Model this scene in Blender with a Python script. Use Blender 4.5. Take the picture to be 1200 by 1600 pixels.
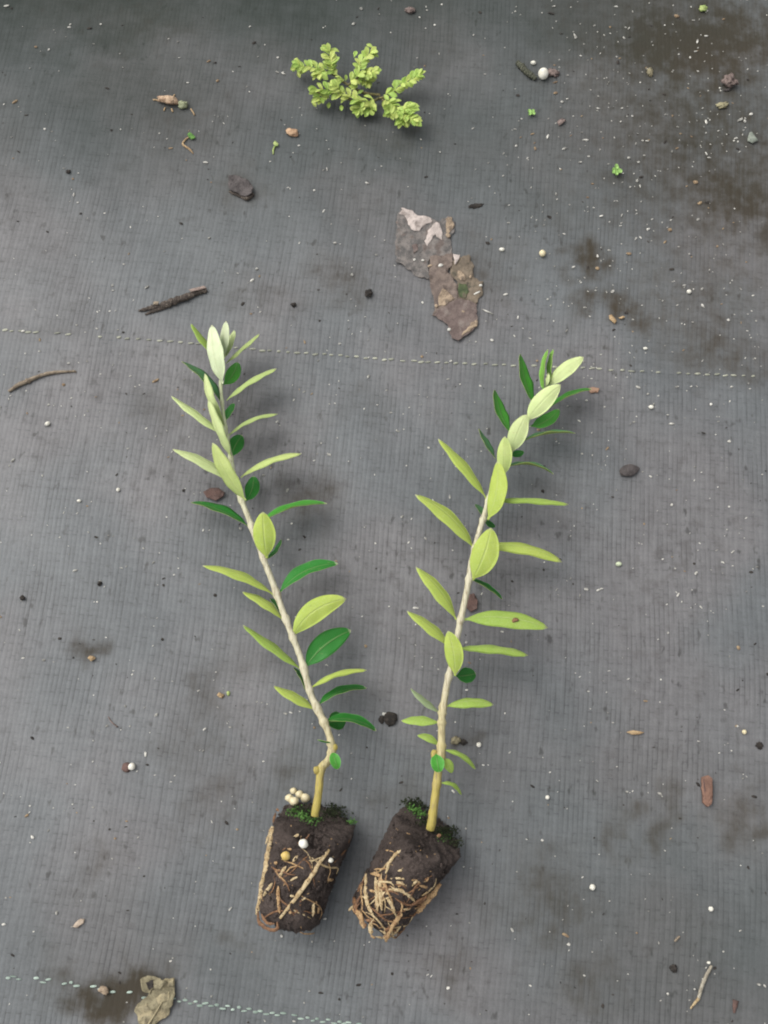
import bpy, bmesh, math, random
import numpy as np
from mathutils import Vector, Matrix, noise

for o in list(bpy.data.objects): bpy.data.objects.remove(o)
S = bpy.context.scene
C = S.collection
R = math.radians

# ------------------------------------------------------------------ camera
TILT = R(17.0); DIST = 0.40; F = 1600.0
CAM = Vector((0, -DIST*math.sin(TILT), DIST*math.cos(TILT)))
cd = bpy.data.cameras.new('camera'); cam = bpy.data.objects.new('camera', cd); C.objects.link(cam)
cam.location = CAM; cam.rotation_euler = (TILT, 0, 0)
cd.sensor_fit = 'VERTICAL'; cd.sensor_height = 36; cd.lens = 36.0
cd.clip_start = 0.005; cd.clip_end = 50
S.camera = cam

# ------------------------------------------------------------------ overcast sky and soft sun
SUN_EL, SUN_AZ = R(52), R(152)          # azimuth measured from +X, counter-clockwise
w = bpy.data.worlds.new('World'); S.world = w; w.use_nodes = True
nt = w.node_tree; nt.nodes.clear()
sky = nt.nodes.new('ShaderNodeTexSky'); sky.sky_type = 'NISHITA'; sky.sun_disc = False
sky.sun_elevation = SUN_EL; sky.sun_rotation = math.pi/2 - SUN_AZ
sky.air_density = 1.0; sky.dust_density = 4.0; sky.ozone_density = 1.0
hs = nt.nodes.new('ShaderNodeHueSaturation'); hs.inputs['Saturation'].default_value = 0.13
bg = nt.nodes.new('ShaderNodeBackground'); bg.inputs['Strength'].default_value = 0.14
wo = nt.nodes.new('ShaderNodeOutputWorld')
nt.links.new(sky.outputs[0], hs.inputs['Color']); nt.links.new(hs.outputs[0], bg.inputs[0]); nt.links.new(bg.outputs[0], wo.inputs[0])
ld = bpy.data.lights.new('sun', 'SUN'); ld.energy = 0.85; ld.angle = R(70); ld.color = (1.0, 0.965, 0.91)
sun = bpy.data.objects.new('sun', ld); C.objects.link(sun)
sd = Vector((math.cos(SUN_EL)*math.cos(SUN_AZ), math.cos(SUN_EL)*math.sin(SUN_AZ), math.sin(SUN_EL)))
sun.rotation_euler = sd.to_track_quat('Z', 'Y').to_euler(); sun.location = sd*2
vs = S.view_settings
vs.view_transform = 'Standard'; vs.look = 'None'; vs.gamma = 1; vs.use_curve_mapping = False
vs.exposure = 0.60
S.render.engine = 'CYCLES'
S.cycles.filter_width = 2.0; S.cycles.max_bounces = 5; S.cycles.diffuse_bounces = 3; S.cycles.glossy_bounces = 2; S.cycles.transmission_bounces = 3

# ------------------------------------------------------------------ helpers
RX = Matrix.Rotation(TILT, 3, 'X')
def gz(x, y):
    return 0.00045*math.sin(x*47+y*13+1.3) + 0.0004*math.sin(y*61-x*22) + 0.00025*math.sin(x*140+y*90+.5)
def un(px, py, z=0.0):
    d = RX @ Vector(((px-600)/F, -(py-800)/F, -1.0))
    t = (z-CAM.z)/d.z
    return CAM + d*t
def mpp(px, py, z=0.0):
    d = RX @ Vector(((px-600)/F, -(py-800)/F, -1.0))
    return (z-CAM.z)/d.z/F
def on(px, py, dz=0.0):
    p = un(px, py); p = un(px, py, gz(p.x, p.y)+dz); return p
def nz(p, s, seed=0.0):
    return noise.noise(Vector((p[0]*s+seed, p[1]*s-seed*1.7, p[2]*s+seed*.6)))
WL = {}
def tag(o, label=None, cat=None, group=None, kind=None):
    if label: o['label'] = label
    if cat: o['category'] = cat
    if group: o['group'] = group
    if kind: o['kind'] = kind
    return o
def empty(name, p):
    o = bpy.data.objects.new(name, None); C.objects.link(o); o.location = p; o.empty_display_size = .01
    WL[o] = Vector(p); return o
def link(name, me, origin, parent=None, col=None):
    o = bpy.data.objects.new(name, me); C.objects.link(o)
    WL[o] = Vector(origin)
    if parent is not None:
        o.parent = parent; o.location = WL[o]-WL[parent]
    else: o.location = origin
    if col: o.color = (*col, 1)
    return o
def mesh(name, vs_, fs, mats, parent=None, col=None, origin=None, smooth=True, mi=None, uv=None):
    if origin is None:
        n = len(vs_); origin = Vector((sum(v[0] for v in vs_)/n, sum(v[1] for v in vs_)/n, min(v[2] for v in vs_)))
    me = bpy.data.meshes.new(name)
    me.from_pydata([Vector(v)-origin for v in vs_], [], fs)
    for m in (mats if isinstance(mats, (list, tuple)) else [mats]): me.materials.append(m)
    if mi: me.polygons.foreach_set('material_index', mi)
    if smooth: me.polygons.foreach_set('use_smooth', [True]*len(fs))
    if uv:
        l = me.uv_layers.new(name='UVMap')
        for lp in me.loops: l.data[lp.index].uv = uv[lp.vertex_index]
    me.update()
    return link(name, me, origin, parent, col)

class NT:
    def __init__(s, name):
        s.m = bpy.data.materials.new(name); s.m.use_nodes = True; s.t = s.m.node_tree; s.t.nodes.clear()
        s.out = s.n('ShaderNodeOutputMaterial')
    def n(s, typ, **k):
        x = s.t.nodes.new(typ)
        for a, b in k.items(): setattr(x, a, b)
        return x
    def l(s, a, b): s.t.links.new(a, b)
    def put(s, sock, v):
        if isinstance(v, (int, float)): sock.default_value = v
        elif isinstance(v, tuple): sock.default_value = v if len(v) != 3 or len(sock.default_value) == 3 else (*v, 1)
        else: s.l(v, sock)
    def math(s, op, a, b=0.0, c=None, clamp=False):
        x = s.n('ShaderNodeMath', operation=op, use_clamp=clamp)
        s.put(x.inputs[0], a); s.put(x.inputs[1], b)
        if c is not None: s.put(x.inputs[2], c)
        return x.outputs[0]
    def mix(s, f, a, b, blend='MIX'):
        x = s.n('ShaderNodeMix', data_type='RGBA', blend_type=blend)
        s.put(x.inputs[0], f); s.put(x.inputs[6], a); s.put(x.inputs[7], b)
        return x.outputs[2]
    def noise(s, vec, scale, detail=3, rough=.55):
        x = s.n('ShaderNodeTexNoise'); s.put(x.inputs['Vector'], vec)
        x.inputs['Scale'].default_value = scale; x.inputs['Detail'].default_value = detail; x.inputs['Roughness'].default_value = rough
        return x.outputs[0]
    def rng(s, v, a, b, c=0.0, d=1.0):
        x = s.n('ShaderNodeMapRange', interpolation_type='SMOOTHSTEP'); s.put(x.inputs[0], v)
        for i, q in enumerate((a, b, c, d)): x.inputs[i+1].default_value = q
        return x.outputs[0]
    def scl(s, vec, sx, sy, sz=1, rot=0):
        x = s.n('ShaderNodeMapping'); s.put(x.inputs[0], vec); x.inputs['Scale'].default_value = (sx, sy, sz)
        x.inputs['Rotation'].default_value = (0, 0, rot); return x.outputs[0]
    def bump(s, h, dist, strength=1.0, nrm=None):
        x = s.n('ShaderNodeBump'); x.inputs['Distance'].default_value = dist; x.inputs['Strength'].default_value = strength
        s.put(x.inputs['Height'], h)
        if nrm is not None: s.l(nrm, x.inputs['Normal'])
        return x.outputs[0]
    def bsdf(s, col, rough=.7, spec=.5, nrm=None, **k):
        p = s.n('ShaderNodeBsdfPrincipled'); s.put(p.inputs['Base Color'], col); s.put(p.inputs['Roughness'], rough)
        p.inputs['Specular IOR Level'].default_value = spec
        if nrm is not None: s.l(nrm, p.inputs['Normal'])
        for a, b in k.items(): p.inputs[a].default_value = b
        return p.outputs[0]
    def done(s, sh): s.l(sh, s.out.inputs[0]); return s.m

def rough_mat(name, a, b, scale=900, rough=.8, bump=.0003, spec=.3, c=None, sss=0):
    """two or three colours broken up by noise, with fine relief"""
    N = NT(name); tc = N.n('ShaderNodeTexCoord').outputs['Object']
    n1 = N.noise(tc, scale, 4); col = N.mix(N.rng(n1, .36, .64), a, b)
    if c: col = N.mix(N.rng(N.noise(tc, scale*2.7, 2), .56, .68), col, c)
    nb = N.bump(N.noise(tc, scale*2.2, 4), bump)
    k = {}
    return N.done(N.bsdf(col, rough, spec, nb))

# ------------------------------------------------------------------ ground: woven mat
def axis(lo, hi, step, far):
    a = list(np.arange(lo, hi+step/2, step)); d = step
    x = a[0]; left = []
    while x > -far: d *= 1.35; x -= d; left.append(x)
    d = step; x = a[-1]; right = []
    while x < far: d *= 1.35; x += d; right.append(x)
    return left[::-1]+a+right
xs = axis(-.195, .195, .0015, 2.5); ys = axis(-.205, .262, .0015, 2.5)
nx, ny = len(xs), len(ys)
gv = [(x, y, gz(x, y)) for y in ys for x in xs]
gf = [(j*nx+i, j*nx+i+1, (j+1)*nx+i+1, (j+1)*nx+i) for j in range(ny-1) for i in range(nx-1)]

SOIL = [(1090,200,190,240,.62),(1100,470,150,120,.45),(1020,60,200,120,.55),(1080,70,140,100,1.),(1150,300,120,90,.75),(965,120,60,90,.5),(915,400,28,36,.8),(960,480,60,32,.7),(1120,545,100,55,.55),  # soil stains, plus one blob of painted shade under the sprig
 (180,1556,75,42,1.),(700,1510,40,40,.45),(930,1540,38,45,.5),(1170,1280,42,42,.6),(1050,1290,32,42,.55),(980,1290,28,36,.55),
 (860,1410,95,75,.5),(335,1085,36,80,.4),(520,450,45,50,.45),(360,450,70,45,.3),(470,785,45,55,.5),(722,1160,25,18,.5),(145,1030,18,25,.6),
 (280,1160,40,60,.3),(340,1250,60,60,.4),(460,1210,60,50,.4),(130,1370,40,35,.4),(600,1240,50,30,.4),(760,420,60,60,.45),(560,640,60,40,.25),
 (430,470,50,30,.3),(90,520,90,40,.25),(255,635,40,40,.3),(620,210,80,30,.4),(1010,230,90,60,.5),(870,330,60,80,.35),(1060,440,60,60,.4),  # the blob under the sprig paints its shade among the soil stains
 (240,40,80,50,.4),(280,200,50,50,.3),(380,290,45,35,.5),(860,660,60,30,.3),(880,760,60,50,.25),(560,1090,60,40,.25),(390,1440,30,30,.4)]
SHADE_ALG = [(100,-30,400,190,1.0),(480,-40,420,190,.97),(-20,140,100,170,.5),(860,0,260,150,.75),(1150,200,130,220,.2),(1100,1500,240,170,.45),(620,180,180,60,.4),
 (600,190,560,170,.55),(200,150,280,140,.72),(250,1500,200,80,.25),(900,1230,260,90,.2)]  # shade over the mat put into its colour, mixed with greenish algae
def blobs(L):
    out = []
    for (px, py, rx, ry, s) in L:
        p = un(px, py); k = mpp(px, py); out.append((p.x, p.y, rx*k, ry*k*1.05, s))
    return out
X, Y = np.meshgrid(np.array(xs), np.array(ys))
def field(B):
    f = np.zeros_like(X)
    for (x, y, rx, ry, s) in B: f = np.maximum(f, s*np.exp(-.5*(((X-x)/rx)**2+((Y-y)/ry)**2)*1.4))
    return f
wx_ = np.array([noise.noise(Vector((v[0]*55, v[1]*55, 1.7)))+.6*noise.noise(Vector((v[0]*150, v[1]*150, 4.7))) for v in gv]).reshape(X.shape)
wy_ = np.array([noise.noise(Vector((v[0]*55, v[1]*55, 8.7)))+.6*noise.noise(Vector((v[0]*150, v[1]*150, 6.1))) for v in gv]).reshape(X.shape)
X0, Y0 = X, Y; X, Y = X+wx_*.011, Y+wy_*.011                  # ragged outlines for stains and painted shade
soil, shade_alg = field(blobs(SOIL)), field(blobs(SHADE_ALG))  # soil includes the painted shade under the sprig
X, Y = X0, Y0
far = np.clip((np.maximum(np.abs(X)-.2, np.abs(Y-.03)-.24))/.1, 0, 1)
soil = soil*(1-far)+.35*far; shade_alg = shade_alg*(1-far)+.35*far

def mat_ground():
    N = NT('woven_mat'); tc = N.n('ShaderNodeTexCoord').outputs['Object']
    v = N.scl(tc, 1, 1, 1, R(5.5))
    sep = N.n('ShaderNodeSeparateXYZ'); N.l(v, sep.inputs[0]); x0, y0 = sep.outputs[0], sep.outputs[1]
    def sn(a, k, ph, amp): return N.math('MULTIPLY', N.math('SINE', N.math('MULTIPLY_ADD', a, k, ph)), amp)
    x = N.math('ADD', N.math('ADD', x0, sn(y0, 23, .4, .0011)), N.math('ADD', sn(y0, 71, 2.0, .0003), sn(x0, 61, 1.1, .0006)))
    y = N.math('ADD', N.math('ADD', y0, sn(x0, 29, 1.4, .0010)), sn(x0, 83, .2, .0003))
    PX, PY = .00180, .0031
    u = N.math('DIVIDE', x, PX); fu = N.math('FRACT', u); iu = N.math('FLOOR', u)
    wx = N.math('SINE', N.math('MULTIPLY', fu, math.pi))                     # 0 in the gap, 1 on the tape
    yy = N.math('ADD', N.math('DIVIDE', y, PY), N.math('MULTIPLY', iu, .5))
    wy = N.math('ABSOLUTE', N.math('SINE', N.math('MULTIPLY', yy, math.pi)))
    wn = N.n('ShaderNodeTexWhiteNoise', noise_dimensions='1D'); N.l(iu, wn.inputs['W']); tape = wn.outputs['Value']
    vec = N.n('ShaderNodeCombineXYZ'); N.l(x, vec.inputs[0]); N.l(y, vec.inputs[1]); xy = vec.outputs[0]
    streak = N.noise(N.scl(xy, 520, 60), 1.0, 2)
    weft = N.noise(N.scl(xy, 95, 480), 1.0, 2)
    fine = N.noise(tc, 1500, 2); mid = N.noise(tc, 150, 4, .65); big = N.noise(tc, 24, 3, .6)
    tint = N.n('ShaderNodeTexNoise'); N.l(tc, tint.inputs['Vector']); tint.inputs['Scale'].default_value = 13; tint.inputs['Detail'].default_value = 2
    pat = N.rng(N.noise(tc, 36, 3, .6), .36, .66)                            # where the weave shows
    col = N.mix(N.rng(tint.outputs[0], .38, .62), (.119, .127, .131), (.139, .136, .138))
    val = N.math('ADD', .78, N.math('MULTIPLY', big, .30))
    for nz_, amp in ((tape, .06), (streak, .46), (weft, .36), (fine, .36)):
        val = N.math('ADD', val, N.math('MULTIPLY', N.math('SUBTRACT', nz_, .5), amp))
    gap = N.math('MULTIPLY', N.rng(wx, .55, .10), N.math('MULTIPLY', N.math('MULTIPLY_ADD', pat, .36, .03), N.rng(streak, .68, .40)))
    gy = N.math('MULTIPLY', N.rng(wy, .36, .05), N.rng(weft, .50, .36, 0, .26))
    val = N.math('MULTIPLY', val, N.math('MULTIPLY', N.math('SUBTRACT', 1.0, gap, clamp=True), N.math('SUBTRACT', 1.0, gy, clamp=True)))
    col = N.mix(1.0, col, val, 'MULTIPLY')
    # short dark dirt marks caught in the weave
    dash = N.math('MULTIPLY', N.rng(N.noise(N.scl(xy, 300, 170), 1.0, 2), .60, .74), N.rng(big, .40, .58))
    col = N.mix(N.math('MULTIPLY', dash, .75), col, (.035, .034, .032))
    at = N.n('ShaderNodeVertexColor', layer_name='stain'); sp = N.n('ShaderNodeSeparateColor'); N.l(at.outputs[0], sp.inputs[0])  # soil stains with sprig shade in red, painted shade with algae in green
    so, shade_al = sp.outputs[0], sp.outputs[1]
    sm = N.rng(N.math('MULTIPLY', so, N.math('ADD', -.35, N.math('ADD', N.math('MULTIPLY', mid, 1.8), N.math('MULTIPLY', streak, .9)))), .05, .95, 0, .90)
    col = N.mix(sm, col, (.046, .035, .022))
    am = N.math('MULTIPLY', shade_al, N.rng(N.math('ADD', big, N.math('MULTIPLY', mid, .5)), .45, 1.0, .78, 1.0))
    col = N.mix(am, col, (.030, .037, .031))  # dark green mix: painted shade together with algae film
    gen = N.rng(N.math('ADD', mid, N.math('MULTIPLY', tint.outputs[0], .5)), .80, 1.08, 0, .40)          # general patchy grime
    col = N.mix(gen, col, (.056, .050, .045))
    h = N.math('ADD', N.math('MULTIPLY', wx, .5), N.math('MULTIPLY', wy, .4))
    nb = N.bump(h, .00016, .5)
    dirty = N.math('MAXIMUM', N.math('MAXIMUM', sm, gen), am)  # dirt and painted shade both dull the sheen
    rg = N.math('ADD', .48, N.math('MULTIPLY', dirty, .42))  # rougher on dirt and on painted shade
    sh = N.bsdf(col, rg, .42, nb)
    N.put(sh.node.inputs['Specular IOR Level'], N.math('MULTIPLY_ADD', dirty, -.36, .40))
    return N.done(sh)
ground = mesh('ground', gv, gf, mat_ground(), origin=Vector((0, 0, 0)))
ca = ground.data.color_attributes.new('stain', 'FLOAT_COLOR', 'POINT')  # red holds soil stains and the painted sprig shade, green holds painted shade with algae
ca.data.foreach_set('color', np.stack([soil.ravel(), shade_alg.ravel(), np.zeros(nx*ny), np.ones(nx*ny)], 1).astype(np.float32).ravel())
tag(ground, 'grey woven weed mat stained with soil', kind='structure')

# ------------------------------------------------------------------ shape builders
def bez(pts, n):
    """smooth sampling (Catmull-Rom) of a polyline of Vectors"""
    P = [pts[0]*2-pts[1]]+list(pts)+[pts[-1]*2-pts[-2]] if len(pts) > 1 else pts
    out = []
    m = len(pts)-1
    for k in range(n+1):
        s = k/n*m; i = min(int(s), m-1); t = s-i
        a, b, c, d = P[i], P[i+1], P[i+2], P[i+3]
        out.append(.5*((2*b)+(c-a)*t+(2*a-5*b+4*c-d)*t*t+(3*b-a-3*c+d)*t*t*t))
    return out
def lerp_list(L, s):
    m = len(L)-1; x = s*m; i = min(int(x), m-1); return L[i]*(1-(x-i))+L[i+1]*(x-i)
def tube_geo(pts, radii, n=20, seg=8, flat=1.0, rough=0.0, seed=0.0, up=Vector((0, 0, 1))):
    P = bez(pts, n); vs_, fs = [], []
    for k, p in enumerate(P):
        t = (P[min(k+1, n)]-P[max(k-1, 0)]).normalized()
        s = t.cross(up)
        s = s.normalized() if s.length > 1e-6 else Vector((1, 0, 0))
        u = s.cross(t).normalized()
        r = lerp_list(radii, k/n)
        for a in range(seg):
            an = 2*math.pi*a/seg
            rr = r*(1+rough*nz(p*1.0+Vector((math.cos(an), math.sin(an), 0))*r, .6/max(r, 1e-5), seed+1.3))
            vs_.append(p+s*math.cos(an)*rr+u*math.sin(an)*rr*flat)
    for k in range(n):
        for a in range(seg):
            b = (a+1) % seg
            fs.append((k*seg+a, k*seg+b, (k+1)*seg+b, (k+1)*seg+a))
    fs.append(tuple(range(seg-1, -1, -1))); fs.append(tuple(n*seg+a for a in range(seg)))
    return vs_, fs
def ico(sub):
    b = bmesh.new(); bmesh.ops.create_icosphere(b, subdivisions=sub, radius=1)
    v = [x.co.copy() for x in b.verts]; f = [tuple(q.index for q in x.verts) for x in b.faces]; b.free(); return v, f
ICO = {k: ico(k) for k in (1, 2, 3)}
def lump_geo(c, sx, sy, sz, rot=0, rough=.25, seed=0.0, sub=3, freq=1.3):
    v, f = ICO[sub]; M = Matrix.Rotation(rot, 3, 'Z'); out = []
    for p in v:
        k = 1+rough*(nz(p, freq, seed+3.1)+.6*nz(p, freq*2.3, seed+9.2)+(.5*nz(p, freq*5, seed+1.2) if rough > .2 else 0))
        out.append(Vector(c)+M @ Vector((p.x*sx*k, p.y*sy*k, p.z*sz*k)))
    return out, f
def lump(name, px, py, wpx, hpx, zr, mat, rotdeg=0, rough=.25, seed=None, sub=3, parent=None, lift=0, freq=1.3, col=None):
    """lumpy solid resting on the mat; width, length in px of the photo; zr height / width; rot clockwise in picture"""
    k = mpp(px, py); sx, sy = wpx*k/2, hpx*k/2; sz = min(sx, sy)*zr
    p = on(px, py); 
    v, f = lump_geo((0, 0, 0), sx, sy, sz, -R(rotdeg), rough, px*.37+py*.11 if seed is None else seed, sub, freq)
    zm = min(q.z for q in v)
    v = [q+p+Vector((0, 0, -zm-.00012+lift)) for q in v]
    return mesh(name, v, f, mat, parent, col)
def flake(name, pts, mat, thick=.0003, amp=.0006, lift=.0002, cell=.0022, parent=None, seed=0.0, curl=0.0, fold=None, jag=0.0, freq=160):
    """thin irregular piece with thickness, uneven surface; outline in px"""
    q = []
    n = len(pts)
    for i in range(n):                                   # uneven edge
        a, b = Vector(pts[i]).to_2d(), Vector(pts[(i+1) % n]).to_2d()
        L = (b-a).length; m = max(1, int(L/4)) if jag else 1
        nrm = Vector((b.y-a.y, a.x-b.x)).normalized() if L > 0 else Vector((0, 0))
        for j in range(m):
            p = a.lerp(b, j/m)
            if jag: p = p+nrm*jag*(nz((p.x, p.y, 0), .13, seed)+.6*nz((p.x, p.y, 5), .37, seed))
            q.append(p)
    W = [on(p.x, p.y) for p in q]
    cx = sum((p.x for p in W))/len(W); cy = sum((p.y for p in W))/len(W)
    b = bmesh.new(); vv = [b.verts.new((p.x, p.y, 0)) for p in W]
    try: fc = b.faces.new(vv)
    except Exception: return None
    bmesh.ops.triangulate(b, faces=[fc])
    for ax in (0, 1):
        lo = min(p[ax] for p in W); hi = max(p[ax] for p in W); c = lo+cell
        while c < hi:
            nn = Vector((1, 0, 0)) if ax == 0 else Vector((0, 1, 0))
            bmesh.ops.bisect_plane(b, geom=b.verts[:]+b.edges[:]+b.faces[:], plane_co=nn*c, plane_no=nn, dist=1e-7); c += cell
    bmesh.ops.triangulate(b, faces=b.faces[:])
    bmesh.ops.remove_doubles(b, verts=b.verts[:], dist=cell*.08)
    b.normal_update()
    rad = max((Vector((p.x-cx, p.y-cy)).length for p in W))
    if sum(f.normal.z*f.calc_area() for f in b.faces) < 0: bmesh.ops.reverse_faces(b, faces=b.faces[:])
    b.verts.index_update()
    top = []
    for v in b.verts:
        d = Vector((v.co.x-cx, v.co.y-cy)).length/rad
        z = gz(v.co.x, v.co.y)+lift+thick+amp*max(0, .6+nz((v.co.x, v.co.y, 0), freq, seed)+.45*nz((v.co.x, v.co.y, 0), freq*2.8, seed+4))+curl*d*d
        top.append(Vector((v.co.x, v.co.y, z)))
    n0 = len(top); fs = [tuple(x.index for x in f.verts) for f in b.faces]
    bot = [p-Vector((0, 0, thick)) for p in top]
    allf = fs+[tuple(i+n0 for i in reversed(f)) for f in fs]
    for e in b.edges:
        if len(e.link_faces) == 1:
            i, j = e.verts[0].index, e.verts[1].index
            allf.append((i, j, j+n0, i+n0))
    b.free()
    return mesh(name, top+bot, allf, mat, parent, smooth=True)
def tube(name, pts, wpx, mat, parent=None, z=None, n=20, seg=8, flat=1.0, rough=.0, seed=0.0, col=None):
    """tube resting on the mat along px points"""
    P = []; rr = []
    for i, p in enumerate(pts):
        r = (wpx[i] if isinstance(wpx, (list, tuple)) else wpx)*mpp(*p[:2])/2
        P.append(on(p[0], p[1], r*flat*.9+(p[2] if len(p) > 2 else 0))); rr.append(r)
    v, f = tube_geo(P, rr, n, seg, flat, rough, seed)
    return mesh(name, v, f, mat, parent, col)

# ------------------------------------------------------------------ seam stitches (parts of the mat)
def mat_thread(name, a, b):
    N = NT(name); tc = N.n('ShaderNodeTexCoord').outputs['Object']; oi = N.n('ShaderNodeObjectInfo')
    c = N.mix(oi.outputs['Random'], a, b); c = N.mix(N.rng(N.noise(tc, 1500, 3), .5, .7, 0, .6), c, (.06, .06, .05))
    return N.done(N.bsdf(c, .6, .3, N.bump(N.noise(N.scl(tc, 3000, 900, 900), 1), .0001)))
th1, th2 = mat_thread('seam_thread_dull', (.46, .46, .36), (.22, .225, .18)), mat_thread('seam_thread_mint', (.46, .56, .48), (.22, .28, .24))
def stitch_mesh(m):
    v, f = ICO[2]; me = bpy.data.meshes.new('stitch')
    me.from_pydata([(p.x*(1-.1*abs(p.y)), math.copysign(abs(p.y)**.8, p.y), p.z) for p in v], [], f); me.materials.append(m)
    me.polygons.foreach_set('use_smooth', [True]*len(f)); return me
def stitches(path, me, step, length, width, zig, seed, skip):
    rnd = random.Random(seed); P = [Vector((a, b, 0)) for a, b in path]; Q = bez(P, 400); d = 0; nxt = 0; i = 0
    for k in range(400):
        s = (Q[k+1]-Q[k]).length
        d += s
        if d >= nxt:
            i += 1; nxt = d+step*rnd.uniform(.8, 1.25)
            if rnd.random() < skip(Q[k].x): continue
            px, py = Q[k].x, Q[k].y+(zig if i % 2 else -zig)*rnd.uniform(.6, 1.2)+rnd.uniform(-.7, .7)
            a, b = on(Q[k].x, Q[k].y), on(Q[k+1].x, Q[k+1].y)
            m = mpp(px, py); o = link('stitch', me, on(px, py, .00018), ground)
            o.rotation_euler.z = math.atan2(b.y-a.y, b.x-a.x)+rnd.uniform(-.15, .15)+(.12 if zig else 0)
            o.scale = (length*m/2*rnd.uniform(.65, 1.15), width*m/2*rnd.uniform(.7, 1.2), .00028)
m1, m2 = stitch_mesh(th1), stitch_mesh(th2)
stitches([(-60,511),(0,515),(130,524),(270,534),(400,546),(520,555),(640,564),(760,569),(880,573),(1000,580),(1100,585),(1200,588),(1260,590)],
         m1, 12.5, 9.5, 3.4, .4, 3, lambda x: .35 if x < 360 else (.06 if x < 800 else .12))
stitches([(-60,1515),(0,1525),(75,1533),(150,1543),(215,1555),(270,1562),(330,1571),(400,1580),(470,1590),(550,1600),(640,1613),(760,1630)],
         m2, 7.8, 10.0, 3.8, 2.2, 5, lambda x: .25 if x < 150 else (.7 if x < 262 else .04))

# ------------------------------------------------------------------ grit, weave glints and crumbs (uncountable)
def scatter(name, n, dens, size, mat, seed, flatz, label, cat):
    rnd = random.Random(seed); V, Fc = [], []
    v0, f0 = ICO[1]
    c = 0; tries = 0
    while c < n and tries < n*60:
        tries += 1
        px, py = rnd.uniform(-150, 1350), rnd.uniform(-120, 1720)
        if rnd.random() > dens(px, py): continue
        c += 1
        k = mpp(px, py); s = size(rnd)*k/2; el = rnd.uniform(1.0, 2.0); ro = rnd.gauss(.2, .7)
        p = on(px, py); M = Matrix.Rotation(ro, 3, 'Z'); b = len(V)
        for q in v0:
            j = rnd.uniform(.75, 1.2)
            V.append(p+M @ Vector((q.x*s*el*j, q.y*s/el**.5*j, s*flatz*(q.z*j+.7))))
        Fc += [tuple(i+b for i in f) for f in f0]
    o = mesh(name, V, Fc, mat, origin=Vector((0, 0, 0)), smooth=False)
    return tag(o, label, cat, kind='stuff')
def clump(px, py):
    v = noise.noise(Vector((px*.012, py*.012, 3.3)))+.6*noise.noise(Vector((px*.035, py*.035, 7.3)))
    return max(0, min(1, .45+.8*v))
def d_white(px, py):
    d = .18
    d += .85*math.exp(-((px-1020)/190)**2-((py-170)/190)**2)+.6*math.exp(-((px-1050)/220)**2-((py-480)/190)**2)
    d += .3*math.exp(-((px-1000)/300)**2-((py-760)/200)**2)+.35*math.exp(-((px-560)/90)**2-((py-400)/60)**2)+.2*math.exp(-((px-700)/250)**2-((py-50)/100)**2)
    d += .15*math.exp(-((px-340)/80)**2-((py-1090)/60)**2)+.18*math.exp(-((px-330)/200)**2-((py-720)/120)**2)
    return min(1, d*(.25+1.2*clump(px, py)))
grit_glint_m = rough_mat('pale_grit_glints', (.62, .60, .54), (.19, .185, .165), 330, .7, .0001)
scatter('pale_grit_glints', 1900, d_white, lambda r: min(5.5, 1.5+r.expovariate(1.0)), grit_glint_m, 11, .6, 'pale grit and added weave-glint specks scattered over the woven mat, densest at upper right', 'grit')  # many of these specks stand in for glints off the weave tapes
tan_m = rough_mat('tan_grit', (.30, .22, .13), (.19, .13, .08), 500, .8, .0001)
scatter('tan_plant_bits', 170, lambda x, y: min(1, .12+.8*math.exp(-((x-1050)/170)**2-((y-200)/220)**2)+.3*math.exp(-((x-700)/120)**2-((y-420)/120)**2)), lambda r: min(7, 2.2+r.expovariate(.7)), tan_m, 23, .5,
        'tiny tan plant bits strewn over the mat', 'debris')
dark_m = rough_mat('dark_crumb', (.022, .019, .017), (.045, .038, .032), 700, .9, .0003)
scatter('soil_crumbs', 380, lambda x, y: min(1, .25+.75*clump(x+500, y)*1.0), lambda r: min(6, 1.8+r.expovariate(.7)), dark_m, 31, .35, 'fine dark soil crumbs scattered over the mat', 'soil')

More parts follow.
